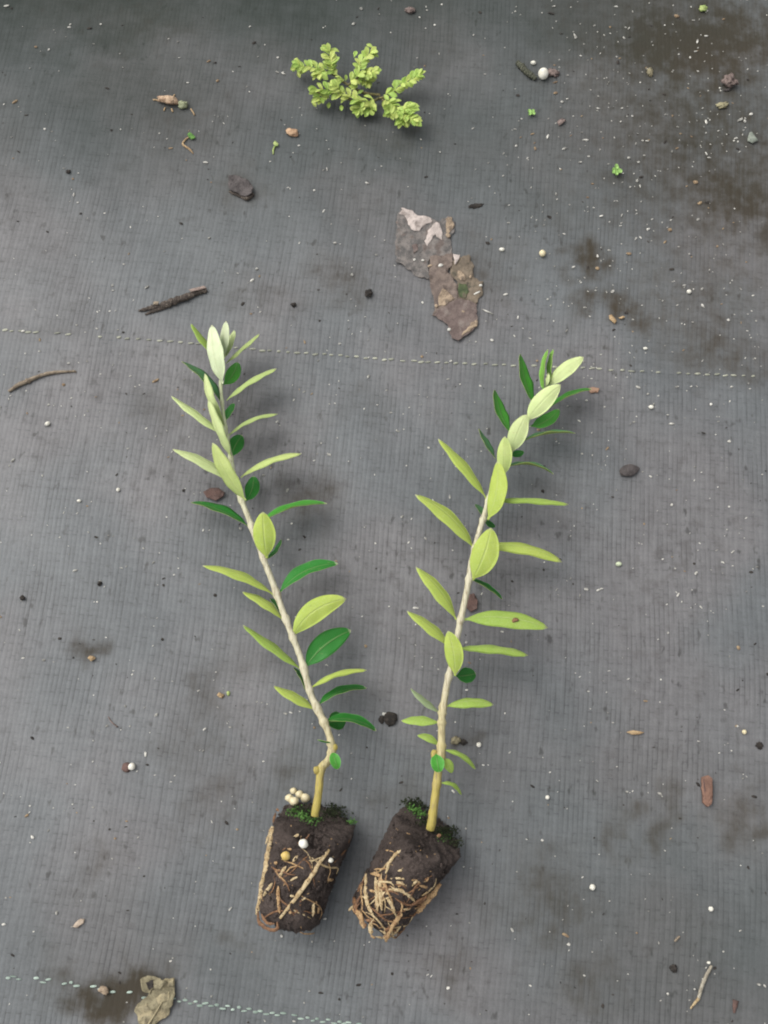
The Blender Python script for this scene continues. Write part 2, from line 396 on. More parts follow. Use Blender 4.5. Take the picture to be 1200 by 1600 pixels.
# ------------------------------------------------------------------ plant materials
def leaf_mats():
    out = []
    for side in ('upper', 'lower'):
        N = NT('leaf_'+side); tc = N.n('ShaderNodeTexCoord')
        uvs = N.n('ShaderNodeSeparateXYZ'); N.l(tc.outputs['UV'], uvs.inputs[0]); u, v = uvs.outputs[0], uvs.outputs[1]
        au = N.math('ABSOLUTE', N.math('SUBTRACT', u, .5))
        rib = N.rng(au, .055, .012)
        vein = N.math('ABSOLUTE', N.math('SINE', N.math('MULTIPLY', N.math('SUBTRACT', v, N.math('MULTIPLY', au, .55)), 62)))
        vein = N.math('MULTIPLY', N.rng(vein, .30, .04), N.rng(au, .48, .2))
        n1 = N.noise(tc.outputs['Object'], 260, 4); n2 = N.noise(tc.outputs['Object'], 1500, 3)
        edge = N.rng(au, .455, .5)
        base = N.n('ShaderNodeAttribute', attribute_type='OBJECT', attribute_name=side+'_colour').outputs['Color']
        col = N.mix(N.rng(n1, .3, .7, 0, .35), base, N.mix(1.0, base, (.70, .80, .62), 'MULTIPLY'))
        if side == 'upper':
            col = N.mix(N.math('MULTIPLY', rib, .45), col, (.26, .36, .15)); col = N.mix(N.math('MULTIPLY', vein, .15), col, (.18, .30, .10))
            col = N.mix(N.math('MULTIPLY', edge, .5), col, (.30, .40, .22))
            rg, sp, tr = .42, .38, .25
        else:
            col = N.mix(N.math('MULTIPLY', rib, .22), col, (.66, .70, .36)); col = N.mix(N.math('MULTIPLY', vein, .20), col, (.62, .68, .30))
            col = N.mix(N.math('MULTIPLY', N.rng(n2, .45, .7), .10), col, (.72, .74, .60))
            rg, sp, tr = .62, .3, .25
        n3 = N.noise(tc.outputs['Object'], 620, 3)
        col = N.mix(N.rng(v, .95, .25, 0, .28), col, N.mix(1.0, col, (.78, .86, .80), 'MULTIPLY'))
        col = N.mix(N.rng(n3, .62, .74, 0, .30), col, (.42, .40, .16)); col = N.mix(N.rng(n3, .34, .26, 0, .25), col, (.14, .20, .05))
        col = N.mix(N.rng(v, .945, .99, 0, .7), col, (.55, .54, .36))
        h = N.math('ADD', N.math('MULTIPLY', rib, 1.0 if side == 'lower' else -1.0), N.math('ADD', N.math('MULTIPLY', n2, .35), N.math('MULTIPLY', vein, .3)))
        nb = N.bump(h, .00022, .8)
        p = N.bsdf(col, rg, sp, nb)
        t = N.n('ShaderNodeBsdfTranslucent'); N.put(t.inputs[0], N.mix(1.0, col, (.95, 1.0, .55), 'MULTIPLY'))
        ms = N.n('ShaderNodeMixShader'); ms.inputs[0].default_value = tr; N.l(p, ms.inputs[1]); N.l(t.outputs[0], ms.inputs[2])
        out.append(N.done(ms.outputs[0]))
    return out
LU, LL = leaf_mats()
def mat_stem():
    N = NT('stem_bark'); tc = N.n('ShaderNodeTexCoord'); uvs = N.n('ShaderNodeSeparateXYZ'); N.l(tc.outputs['UV'], uvs.inputs[0]); v = uvs.outputs[1]
    n = N.noise(tc.outputs['Object'], 420, 4); n2 = N.noise(N.scl(tc.outputs['Object'], 1600, 300, 900), 1, 3)
    vv = N.math('ADD', v, N.math('MULTIPLY', N.math('SUBTRACT', n, .5), .12))
    col = N.mix(N.rng(vv, .10, .24), (.37, .30, .072), (.45, .39, .21)); col = N.mix(N.rng(vv, .24, .40), col, (.50, .465, .335)); col = N.mix(N.rng(vv, .62, .85), col, (.50, .54, .33))
    col = N.mix(N.rng(n2, .46, .70, 0, .72), col, (.21, .16, .085))
    return N.done(N.bsdf(col, .55, .35, N.bump(N.math('ADD', n, n2), .0004, .6)))
STEM = mat_stem()
def mat_soil():
    N = NT('plug_soil'); tc = N.n('ShaderNodeTexCoord').outputs['Object']
    a = N.noise(tc, 120, 4); b = N.noise(tc, 700, 5, .7); c = N.noise(tc, 2600, 2)
    col = N.mix(N.rng(a, .35, .65), (.056, .042, .036), (.105, .080, .069)); col = N.mix(N.rng(b, .52, .74, 0, .65), col, (.024, .018, .016))
    col = N.mix(N.rng(c, .66, .74, 0, .7), col, (.16, .11, .07))
    h = N.math('ADD', b, N.math('MULTIPLY', c, .4))
    return N.done(N.bsdf(col, .8, .3, N.bump(h, .0022, 1.0)))
SOILM = mat_soil()
ROOTM = {}
def root_mat(k):
    if k not in ROOTM:
        a, b = {'cream': ((.52, .41, .24), (.34, .24, .12)), 'tan': ((.42, .28, .14), (.27, .16, .075)), 'brown': ((.22, .115, .055), (.12, .062, .034))}[k]
        ROOTM[k] = rough_mat('root_'+k, a, b, 600, .65, .0004, .3, (.09, .055, .035))
    return ROOTM[k]
BEADM = rough_mat('bead_white', (.72, .70, .62), (.60, .57, .47), 500, .5, .00015, .4)
BEADC = rough_mat('bead_cream', (.66, .58, .38), (.52, .44, .25), 500, .45, .00015, .4)
BEADY = rough_mat('bead_yellow', (.52, .37, .10), (.60, .47, .20), 500, .4, .00015, .5)
MOSS = rough_mat('moss_green', (.06, .15, .03), (.11, .24, .05), 800, .7, .0003)
MOSSD = rough_mat('moss_dark', (.016, .022, .010), (.035, .045, .018), 800, .9, .0006)

# leaf colour families: (underside colour, upper colour)
PAL = {'w': (.80, .85, .58), 'p': (.67, .75, .36), 'q': (.57, .66, .23), 'l': (.49, .59, .115), 'm': (.38, .53, .10), 'o': (.46, .56, .20), 'y': (.36, .44, .24)}
GRN = {'d': (.036, .235, .034), 'g': (.085, .36, .045), 'h': (.24, .50, .08), 't': (.095, .25, .10)}
def leaf(parent, b, t, wpx, z0, z1, kind, bend=.07, lift=.0, sgn=1, shape=1.0, real=None, arch=.0012, name='leaf', twist=0.0):
    """kind: letter of PAL = pale underside towards the sky, letter of GRN = green upper side towards the sky"""
    under = kind in PAL
    col = PAL.get(kind) or GRN[kind]
    rl = random.Random(int(b[0]*7+b[1]*13+t[0]*3))
    m = mpp((b[0]+t[0])/2, (b[1]+t[1])/2, (z0+z1)/2)
    P0, P2 = un(b[0], b[1], z0), un(t[0], t[1], z1)
    dx, dy = t[0]-b[0], t[1]-b[1]; L = math.hypot(dx, dy)
    nxp, nyp = dy/L, -dx/L
    if nyp > 0: nxp, nyp = -nxp, -nyp                      # towards the top of the picture
    zm = (z0+z1)/2+arch
    P1 = un((b[0]+t[0])/2+nxp*bend*L, (b[1]+t[1])/2+nyp*bend*L, zm)
    P1 = 2*P1-.5*(P0+P2)
    len3 = (P2-P0).length
    wpx = wpx*(.84 if wpx < 16 else .95 if wpx < 20 else 1.04); W = max(wpx*m, min(len3*.36, .0080)) if real is None else real*m
    phi = math.acos(min(1, wpx*m/W))*sgn
    n, h = 18, 8
    V, UV = [], []; th = .00016
    rows = []
    for i in range(n+1):
        s = i/n
        p = P0*(1-s)**2+P1*2*s*(1-s)+P2*s*s
        T = ((P1-P0)*(1-s)+(P2-P1)*s).normalized()
        S0 = T.cross((CAM-p).normalized()).normalized(); N0 = S0.cross(T).normalized()
        a = phi+twist*(s-.5)+.15*math.sin(3*s+rl.random()*.3)
        Sd = S0*math.cos(a)+N0*math.sin(a); Nn = N0*math.cos(a)-S0*math.sin(a)
        up = -Nn if under else Nn
        if s < .07: wd = .10+.05*s/.07
        else:
            q = (s-.07)/.93
            wd = max(0.0, math.sin(math.pi*q**(.90*shape)))**.62
            wd = max(wd, .15*(1-q)) if q < .5 else wd
        wd = max(wd, .035)
        rows.append((p, Sd, up, wd*W/2, s))
    for lay in (1, -1):
        for (p, Sd, up, hw, s) in rows:
            for j in range(h+1):
                x = j/h*2-1
                cup = hw*.22*abs(x)**1.6+hw*.05*math.sin(s*17+x*2+b[0])*abs(x)
                V.append(p+Sd*hw*x+up*(cup+lay*th*(1-.6*abs(x)))); UV.append((j/h, s))
    k = h+1; n0 = (n+1)*k; fs, mi = [], []
    flip = under
    for i in range(n):
        for j in range(h):
            f = (i*k+j, i*k+j+1, (i+1)*k+j+1, (i+1)*k+j)
            g = tuple(x+n0 for x in f)
            fs.append(f[::-1] if not flip else f); mi.append(0)
            fs.append(g if not flip else g[::-1]); mi.append(1)
        for j in (0, h):
            f = (i*k+j, (i+1)*k+j, (i+1)*k+j+n0, i*k+j+n0); fs.append(f); mi.append(1)
    for i in (0, n): 
        for j in range(h): fs.append((i*k+j, i*k+j+1, i*k+j+1+n0, i*k+j+n0)); mi.append(1)
    for i, v in enumerate(V):                                 # keep clear of the mat
        g = gz(v.x, v.y)+.0003
        if v.z < g: v.z = g+(g-v.z)*.03
    j = rl.uniform(.92, 1.08)
    c = tuple(x*j for x in col)
    o = mesh(name, V, fs, [LU, LL], parent, c, mi=mi, uv=UV, origin=P0)
    o['lower_colour'] = c if under else (.40*j, .47*j, .14*j)
    o['upper_colour'] = (.045*j, .17*j, .032*j) if under else c
    return o

def stem(parent, pts, name='stem', n=150, seg=12, nodes=()):
    """pts: (px, py, z, width px)"""
    P = [un(p[0], p[1], p[2]) for p in pts]; rr = [p[3]*mpp(*p[:3])/2 for p in pts]
    rs_ = []
    for k, c in enumerate(bez([Vector((p[0], p[1], 0)) for p in pts], n)):      # swollen where leaves join
        d = min([abs(c.y-y) for y in nodes] or [99])
        rs_.append(lerp_list(rr, k/n)*.90*(1+.42*math.exp(-(d/3.2)**2)))
    v, f = tube_geo(P, rs_, n, seg, 1.0, .16, 1.0)
    uv = [((i % seg)/seg, (i//seg)/n) for i in range(len(v))]
    return mesh(name, v, f, STEM, parent, uv=uv, origin=P[0])

# ------------------------------------------------------------------ root plugs
class Plug:
    def __init__(s, A, B, ra, rb, seed):
        # A: px of small end, B: px of top end; radii in px
        m = mpp(*A, .012); s.ra, s.rb = ra*m, rb*m
        s.A, s.B = un(A[0], A[1], s.ra*.96), un(B[0], B[1], s.rb*.96); s.seed = seed
        s.ax = (s.B-s.A); s.L = s.ax.length; s.ax.normalize()
        s.sd = s.ax.cross(Vector((0, 0, 1))).normalized(); s.up = s.sd.cross(s.ax).normalized()
    def r(s, q): return s.ra+(s.rb-s.ra)*q
    def surf(s, px, py, off=0.0):
        """point on the visible upper surface for a pixel"""
        z = s.ra*1.5
        for _ in range(6):
            p = un(px, py, z); d = p-s.A
            q = max(-.06, min(1.02, d.dot(s.ax)/s.L)); c = s.A+s.ax*(q*s.L)
            u = d.dot(s.sd); r = s.r(q); u = max(-.97*r, min(.97*r, u))
            pt = c+s.sd*u+s.up*math.sqrt(max(0, r*r-u*u)); z = pt.z
        k = (pt-c).normalized()
        return un(px, py, z)*.35+(pt)*.65+k*off
    def top(s, px, py, off=0.0):
        """point on the sloping soil surface at the top end"""
        d0 = s.nrm()
        c = s.B
        d = (un(px, py, 0)-CAM).normalized()
        t = (c-CAM).dot(d0)/d.dot(d0)
        return CAM+d*t+d0*off
    def nrm(s): return (s.ax*math.cos(R(24))+s.up*math.sin(R(24))).normalized()
    def build(s, parent):
        na, nr = 120, 80; V, Fs = [], []
        nm = s.nrm(); tilt = math.tan(R(24))
        prof = [(-.02, .02), (-.01, .35), (.0, .62), (.025, .82), (.06, .93)]+[(q, 1.0) for q in np.linspace(.1, .97, nr-9)]+[(.995, .96), (1.0, .8), (1.0, .45), (1.0, .02)]
        for (q, k) in prof:
            r0 = s.r(q)*k
            for a in range(na):
                an = 2*math.pi*a/na; d = s.sd*math.cos(an)+s.up*math.sin(an)
                sl = -tilt*math.sin(an)*r0*max(0, (q-.45)/.55)**2      # slanted soil surface
                base = s.A+s.ax*(q*s.L+sl)
                p = base+d*r0
                e = nz(p, 110, s.seed)*.0009+nz(p, 420, s.seed+2)*.0006+nz(p, 900, s.seed+5)*.0006+nz(p, 2100, s.seed+7)*.0003
                e *= 1.5 if q > .985 or q < .03 else 1.0
                p = p+d*e*min(1, k*1.5)+(s.ax*e*(1.2 if q > .98 else -1.2) if (q > .98 or q < .02) else Vector((0, 0, 0)))
                g = gz(p.x, p.y)+.0001
                if p.z < g: p.z = g
                V.append(p)
        n = len(prof)
        for i in range(n-1):
            for a in range(na):
                b = (a+1) % na; Fs.append((i*na+a, i*na+b, (i+1)*na+b, (i+1)*na+a))
        Fs.append(tuple(range(na-1, -1, -1))); Fs.append(tuple((n-1)*na+a for a in range(na)))
        s.obj = mesh('root_plug', V, Fs, SOILM, parent, origin=Vector((s.A.x, s.A.y, 0)))
        s.obj['label'] = 'dark tapered soil plug bound by tan roots'
        return s.obj
    def root(s, pts, wpx, kind, off=.0, flat=.34, n=22):
        rnd = random.Random(int(pts[0][0]*11+pts[0][1]))
        m = mpp(*pts[0], .02); w_ = wpx if isinstance(wpx, list) else [wpx*.35, wpx, wpx*.85, wpx*.95, wpx*.3]
        if len(pts) == 2:                                     # never quite straight
            (a, b), (c, d) = pts; pts = [(a, b), ((a+c)/2+rnd.uniform(-.06, .06)*(d-b), (b+d)/2+rnd.uniform(-.06, .06)*(c-a)), (c, d)]
        P = [s.surf(px, py, off+.00035+max(w_)*m*.12) for px, py in pts]
        v, f = tube_geo(P, [x*m/2 for x in w_], n, 8, flat, .6, rnd.random()*9, s.up)
        for p in v: p.z = max(p.z, gz(p.x, p.y)+.0002)
        return mesh('root', v, f, root_mat(kind), s.obj)
    def bead(s, c, rpx, mat, name='bead'):
        r = rpx*mpp(c.x*0+600, 1300, .02)
        v, f = lump_geo(c, r, r*.95, r*.9, 0, .17, c.x*1000, 2)
        return mesh(name, v, f, mat, s.obj)
    def moss(s, px, py, n, spread, mat, seed, size=5):
        rnd = random.Random(seed); V, Fs = [], []
        m = mpp(px, py, .02)
        for i in range(n):
            a, b = px+rnd.gauss(0, spread), py+rnd.gauss(0, spread*.5)
            c = s.top(a, b, .0002+rnd.random()*.0008)
            d = Vector((rnd.uniform(-1, 1), rnd.uniform(-1, 1), rnd.uniform(.1, .9))).normalized(); sd = d.cross(Vector((rnd.uniform(-1,1), rnd.uniform(-1,1), 1))).normalized()
            L = size*m*rnd.uniform(.6, 1.2); wd = L*.28; nn = sd.cross(d)*L*.1; k = len(V)
            V += [c, c+d*L*.5+sd*wd, c+d*L, c+d*L*.5-sd*wd, c+d*L*.5+nn]
            Fs += [(k, k+1, k+4), (k+1, k+2, k+4), (k+2, k+3, k+4), (k+3, k, k+4), (k, k+3, k+2, k+1)]
        o = mesh('moss_tuft', V, Fs, mat, s.obj, smooth=False); return o
    def flakes(s, n, seed, box):
        """fibres and grit pressed into the soil: too small to pick apart"""
        rnd = random.Random(seed); V, Fs = [], []; v0, f0 = ICO[1]
        for i in range(n):
            px, py = rnd.uniform(box[0], box[2]), rnd.uniform(box[1], box[3])
            d = un(px, py, .014)-s.A; q = d.dot(s.ax)/s.L; u = abs(d.dot(s.sd))
            if not (.03 < q < .94) or u > .88*s.r(q): continue
            c = s.surf(px, py, .0002); m = mpp(px, py, .02)
            a = rnd.uniform(0, 3.14); L = rnd.uniform(1.5, 4.5)*m; w_ = rnd.uniform(.6, 1.4)*m; k = len(V)
            dr = (s.sd*math.cos(a)+s.ax*math.sin(a)); sd = dr.cross(s.up)
            for p in v0: V.append(c+dr*p.x*L*.6+sd*p.y*w_*.7+s.up*p.z*w_*.5)
            Fs += [tuple(x+k for x in f) for f in f0]
        o = mesh('fibre_bits', V, Fs, root_mat('tan'), s.obj, smooth=False); o['kind'] = 'stuff'
def granules(s, n, seed):
    """loose soil crumbs all over the plug: too small to pick apart"""
    rnd = random.Random(seed); V, Fs = [], []; v0, f0 = ICO[1]
    for i in range(n):
        topf = rnd.random() < .22
        if topf:
            rr = s.rb*math.sqrt(rnd.random())*.95; an = rnd.uniform(0, 6.283); d = s.sd*math.cos(an)+s.up*math.sin(an)
            c = s.A+s.ax*(s.L-math.tan(R(24))*math.sin(an)*rr)+d*rr
        else:
            q = rnd.uniform(.02, .99); an = rnd.uniform(-.5, 3.64); d = s.sd*math.cos(an)+s.up*math.sin(an); r0 = s.r(q)*(1 if q > .08 else .88)
            c = s.A+s.ax*(q*s.L-math.tan(R(24))*math.sin(an)*r0*max(0, (q-.45)/.55)**2)+d*r0*.992
        sz = (.00022+rnd.expovariate(1/.00022)); sz = min(sz, .0008); k = len(V)
        M = Matrix.Rotation(rnd.uniform(0, 6), 3, Vector((rnd.random(), rnd.random(), rnd.random()+.01)))
        for p in v0:
            v = c+M @ Vector((p.x*sz*1.3, p.y*sz, p.z*sz*.7))*rnd.uniform(.7, 1.2); v.z = max(v.z, gz(v.x, v.y)+.0001); V.append(v)
        Fs += [tuple(x+k for x in f) for f in f0]
    o = mesh('soil_granules', V, Fs, SOILM, s.obj, smooth=False); o['kind'] = 'stuff'
MM = .001
def Z5(x, y): return (380+x/6, 1220+y/6)
def Z6(x, y): return (530+x/5.4545, 1230+y/5.4545)

# ---- left cutting
cutL = empty('rooted_cutting', on(447, 1440))
tag(cutL, 'slender leafy cutting at left, its soil plug carrying a heap of cream beads', 'plant', 'rooted cuttings laid on the mat')
pl = Plug((447, 1444), (491, 1288), 46, 62, 2.0); pl.build(cutL)
for pts, wd, k in [
    ([(290,430),(272,580),(240,720),(228,850),(192,1000),(165,1150),(140,1260)], [5,7,9.5,11,9,7,4], 'cream'),
    ([(800,640),(700,780),(610,930),(520,1060),(430,1180),(350,1290)], [5,7,7,6.5,5.5,4], 'cream'),
    ([(335,985),(335,1100),(348,1245)], 6, 'tan'), ([(410,800),(345,910)], 5.5, 'cream'), ([(285,960),(245,1015),(200,1085)], 6, 'cream'),
    ([(515,700),(470,760)], 5, 'cream'), ([(525,500),(475,532)], 4.5, 'cream'), ([(510,900),(445,935)], 3.6, 'cream'),
    ([(652,1140),(645,1270)], 6, 'cream'), ([(695,1180),(690,1240)], 4.5, 'tan'), ([(255,420),(205,490),(145,575)], 4.5, 'cream'),
    ([(150,1220),(165,1330),(260,1395),(320,1385),(325,1320)], 6, 'brown'), ([(545,1110),(515,1180),(490,1240)], 5, 'brown'), ([(310,300),(270,390)], 4, 'brown'),
    ([(330,210),(360,240)], 4, 'brown'), ([(440,1215),(445,1250)], 5, 'tan'), ([(440,1075),(480,1085)], 4.5, 'cream'), ([(580,1090),(545,1115)], 4, 'cream'),
    ([(355,835),(310,850)], 4, 'tan'), ([(835,925),(780,925)], 5, 'tan'), ([(865,705),(830,708)], 4, 'cream'), ([(420,630),(460,645)], 5, 'tan'),
    ([(180,1250),(230,1330),(300,1340)], 5, 'brown'), ([(330,770),(300,775)], 5, 'tan')]:
    pl.root([Z5(*p) for p in pts], wd, k)
for (x, y, r_, m_) in [(568,587,7.6,BEADM),(410,703,7.6,BEADY),(807,738,4.2,BEADM)]:
    c = pl.surf(*Z5(x, y), .0008); o = pl.bead(c, r_, m_)
for i, (x, y, r_) in enumerate([(465,122,6),(520,155,6.8),(575,190,8),(425,187,7),(470,220,8)]):
    pl.bead(pl.top(*Z5(x, y), .0012), r_, BEADC)
for i, (x, y, n, sp_) in enumerate([(490,305,60,7),(560,342,50,6),(640,378,50,7)]): pl.moss(*Z5(x, y), n, sp_, MOSS, 40+i)
pl.moss(*Z5(1020,400), 45, 3.5, MOSS, 45)
for i, (x, y) in enumerate([(560,270),(820,290),(900,330),(760,330),(620,330),(860,250)]): pl.moss(*Z5(x, y), 70, 8, MOSSD, 60+i, 5)
granules(pl, 1100, 3)
pl.flakes(90, 5, (400, 1262, 550, 1460))

zb = .0165
v, f = lump_geo(un(523, 1168, .0172), .0011, .0013, .0011, 0, .3, 4.0, 2); mesh('bud', v, f, STEM, cutL)
v, f = lump_geo(un(495, 1203, .0178), .0012, .0014, .0013, 0, .35, 6.0, 2); mesh('cut_knob', v, f, STEM, cutL)
LEFT = [  # base, tip, width, base z mm, tip z mm, kind, extra
 ((340,562),(299,506),7,10.5,11,'m',dict(bend=.02,sgn=-1)),
 ((353,568),(405,522),9,10.5,12,'o',dict(bend=.03)),
 ((350,560),(366,516),14,10.5,11,'p',dict(bend=.02)),
 ((349,601),(371,566),21,9.5,4,'g',dict(bend=-.10,arch=0)),
 ((349,558),(353,502),17,11.5,17,'w',dict(bend=.03)),
 ((348,599),(331,508),26,12,19,'w',dict(bend=-.05)),
 ((346,630),(284,565),9.5,11,9,'t',dict(bend=.07,sgn=-1)),
 ((354,626),(432,576),13,11,12,'o',dict(bend=.08)),
 ((352,658),(365,630),15,10,5,'d',dict(bend=0,arch=0)),
 ((352,667),(320,584),17,12,18,'p',dict(bend=-.09)),
 ((350,682),(268,619),7.5,11.5,12,'p',dict(bend=.03,sgn=-1)),
 ((356,682),(434,647),9,11.5,11,'o',dict(bend=.12)),
 ((361,715),(378,680),24,10,4,'d',dict(bend=.05,arch=0)),
 ((361,714),(325,626),18,13,19,'p',dict(bend=-.04)),
 ((367,758),(270,702),13,12,13,'p',dict(bend=.08,sgn=-1)),
 ((376,746),(471,709),15.5,12,14,'q',dict(bend=.10)),
 ((384,783),(396,744),22,11,4,'d',dict(bend=-.1,arch=0)),
 ((384,782),(332,692),25,13.5,20,'q',dict(bend=-.06)),
 ((387,822),(298,785),9.5,13,8,'d',dict(bend=.06,sgn=-1)),
 ((399,824),(511,787),14.5,13,9,'g',dict(bend=.10)),
 ((418,873),(439,843),10,12,6,'d',dict(bend=-.12,arch=0)),
 ((417,872),(411,800),34,14.5,21,'l',dict(bend=-.02,sgn=1)),
 ((428,930),(317,884),11,14,13,'l',dict(bend=.09,sgn=-1)),
 ((437,926),(528,881),22,14,9,'d',dict(bend=.12)),
 ((442,969),(379,925),11,14.5,14,'l',dict(bend=.10,sgn=-1)),
 ((441,966),(422,935),9,13,7,'d',dict(bend=.1,sgn=-1)),
 ((457,995),(541,936),34,15,18,'l',dict(bend=.13)),
 ((471,1047),(380,977),10,15,12,'m',dict(bend=.03,sgn=-1)),
 ((477,1043),(548,985),36,15,10,'d',dict(bend=.08)),
 ((476,1077),(459,1043),7,13,6,'d',dict(bend=.08,sgn=-1)),
 ((485,1076),(573,1047),14,15.5,17,'l',dict(bend=.12)),
 ((494,1110),(428,1072),13,16,15,'l',dict(bend=.04,sgn=-1)),
 ((497,1102),(573,1075),16,15.5,9,'d',dict(bend=.10)),
 ((510,1130),(540,1124),28,13,6,'d',dict(bend=0,arch=0)),
 ((507,1127),(588,1142),18,16,11,'d',dict(bend=.12)),
 ((519,1161),(496,1156),3.5,17.5,19,'d',dict(bend=.0,real=5)),
 ((519,1175),(528,1202),18,18,18.5,'g',dict(bend=0)),
]
stem(cutL, [(492,1275,.016,14),(494,1262,.0168,14),(498,1235,.0172,13.5),(500,1212,.0172,13.5),(503,1199,.0172,15.5),(513,1188,.0172,13),(518,1170,.0170,12),(512,1142,.0168,12),(498,1112,.0165,11.5),(484,1080,.016,11),(471,1032,.0155,11),
  (453,984,.015,11),(439,947,.0145,10.5),(425,907,.014,10.5),(412,874,.0138,10),(396,829,.0134,10.5),(381,791,.013,9),(370,762,.0126,8.5),(360,712,.0122,7),(351,662,.0116,6),(347,630,.0112,5.5),(345,597,.0108,5),(347,555,.0105,4),(350,535,.0105,3)], nodes=[b[1] for b, *_ in LEFT if abs(b[0]) > 0])
for b, t, w_, a, c, k, e in LEFT: leaf(cutL, b, t, w_, a*MM, c*MM, k, **e)
def blemish(parent, px, py, z, r, name='brown_spot'):
    v, f = lump_geo(un(px, py, z), r*mpp(px, py, z), r*.8*mpp(px, py, z), .00012, .4, .5, px, 2); return mesh(name, v, f, root_mat('brown'), parent)

# ---- right cutting
cutR = empty('rooted_cutting', on(582, 1440))
tag(cutR, 'slender leafy cutting at right, its soil plug wrapped in orange brown roots at the foot', 'plant', 'rooted cuttings laid on the mat')
pr = Plug((583, 1438), (669, 1303), 43, 60, 5.0); pr.build(cutR)
for pts, wd, k in [
    ([(545,530),(480,580),(430,660),(400,740)], 5.6, 'cream'), ([(440,780),(520,775),(630,795)], 3.6, 'cream'),
    ([(430,810),(520,812),(600,832),(660,800),(735,800)], 5, 'cream'), ([(735,800),(755,762)], 4.5, 'tan'),
    ([(420,870),(520,875),(590,920),(640,970)], 5.6, 'cream'), ([(240,740),(235,920),(250,1000),(300,1115)], 6.8, 'cream'),
    ([(318,770),(325,900),(330,1060)], 6.5, 'cream'), ([(345,780),(355,920),(365,1050)], 6, 'cream'), ([(410,940),(450,1010),(470,1080)], 6, 'cream'),
    ([(175,935),(260,935)], 3, 'cream'), ([(120,1040),(180,1090),(200,1150),(212,1205)], 9, 'tan'), ([(268,1150),(262,1270)], 7.5, 'cream'),
    ([(530,1070),(450,1170),(400,1260),(390,1310)], 8.5, 'tan'), ([(300,1275),(400,1278),(470,1230),(530,1160)], 4, 'cream'),
    ([(850,810),(780,900),(710,980),(650,1060)], [5,13,11,7], 'tan'), ([(600,1005),(660,965),(720,930)], 5, 'brown'),
    ([(275,742),(320,745),(355,765),(345,805)], 6, 'tan'), ([(565,690),(500,715)], 4, 'cream'), ([(365,900),(420,908)], 3.5, 'cream'),
    ([(605,1028),(540,1035)], 3.5, 'cream'), ([(130,940),(150,1050)], 7, 'brown'), ([(225,1130),(300,1148)], 5, 'brown'), ([(170,900),(220,800)], 6, 'brown'),
    ([(640,980),(700,960),(740,900)], 6, 'brown'), ([(480,1130),(500,1090)], 6, 'tan'), ([(680,830),(750,850)], 4.5, 'tan'), ([(400,540),(470,555)], 2.5, 'tan'),
    ([(260,880),(300,890),(345,890)], 4.5, 'tan'), ([(90,1060),(130,1010)], 4, 'cream'), ([(250,1290),(290,1310)], 4, 'tan'), ([(160,1100),(150,1020),(190,930)], 6, 'brown'),
    ([(870,360),(905,320),(935,285)], 6, 'brown'), ([(410,1140),(450,1138)], 2.5, 'tan'), ([(230,1160),(215,1200)], 5, 'brown'), ([(380,1215),(430,1190)], 5, 'brown')]:
    pr.root([Z6(*p) for p in pts], wd, k)
for i, (x, y, n, sp_) in enumerate([(600,185,50,4),(650,215,50,5),(700,238,40,4)]): pr.moss(*Z6(x, y), n, sp_, MOSS, 80+i)
for i, (x, y) in enumerate([(690,180),(640,150),(860,380),(900,420),(980,480),(950,380),(740,300),(600,140)]): pr.moss(*Z6(x, y), 80, 7, MOSSD, 90+i)
pr.moss(*Z6(900,440), 30, 7, MOSS, 99, 3.5)
granules(pr, 1100, 4)
def fine_roots(s, n, seed, qlo, qhi):
    rnd = random.Random(seed)
    for i in range(n):
        q = rnd.uniform(qlo, qhi); u = rnd.uniform(-.85, .85); a = rnd.gauss(0, .9)+rnd.choice((0, 1.57)); P = []
        L = rnd.uniform(.004, .013)
        for k in range(5):
            r = s.r(max(0, min(1, q))); uu = max(-.97, min(.97, u)); c = s.A+s.ax*(max(.01, min(.97, q))*s.L)
            P.append(c+s.sd*uu*r+s.up*r*math.sqrt(1-uu*uu)+(s.sd*uu+s.up*math.sqrt(1-uu*uu))*.0004)
            q += math.sin(a)*L/4/s.L; u += math.cos(a)*L/4/r; a += rnd.gauss(0, .35)
        w_ = rnd.uniform(.00018, .00042)
        v, f = tube_geo(P, [w_*.4, w_, w_, w_*.9, w_*.3], 14, 6, .7, .3, i*.7, s.up)
        for p in v: p.z = max(p.z, gz(p.x, p.y)+.0001)
        mesh('root', v, f, root_mat(rnd.choice(('tan', 'brown', 'brown', 'cream'))), s.obj)
fine_roots(pl, 22, 12, 0.0, .75); fine_roots(pr, 46, 13, 0.0, .52)
pr.flakes(110, 8, (548, 1262, 730, 1470))

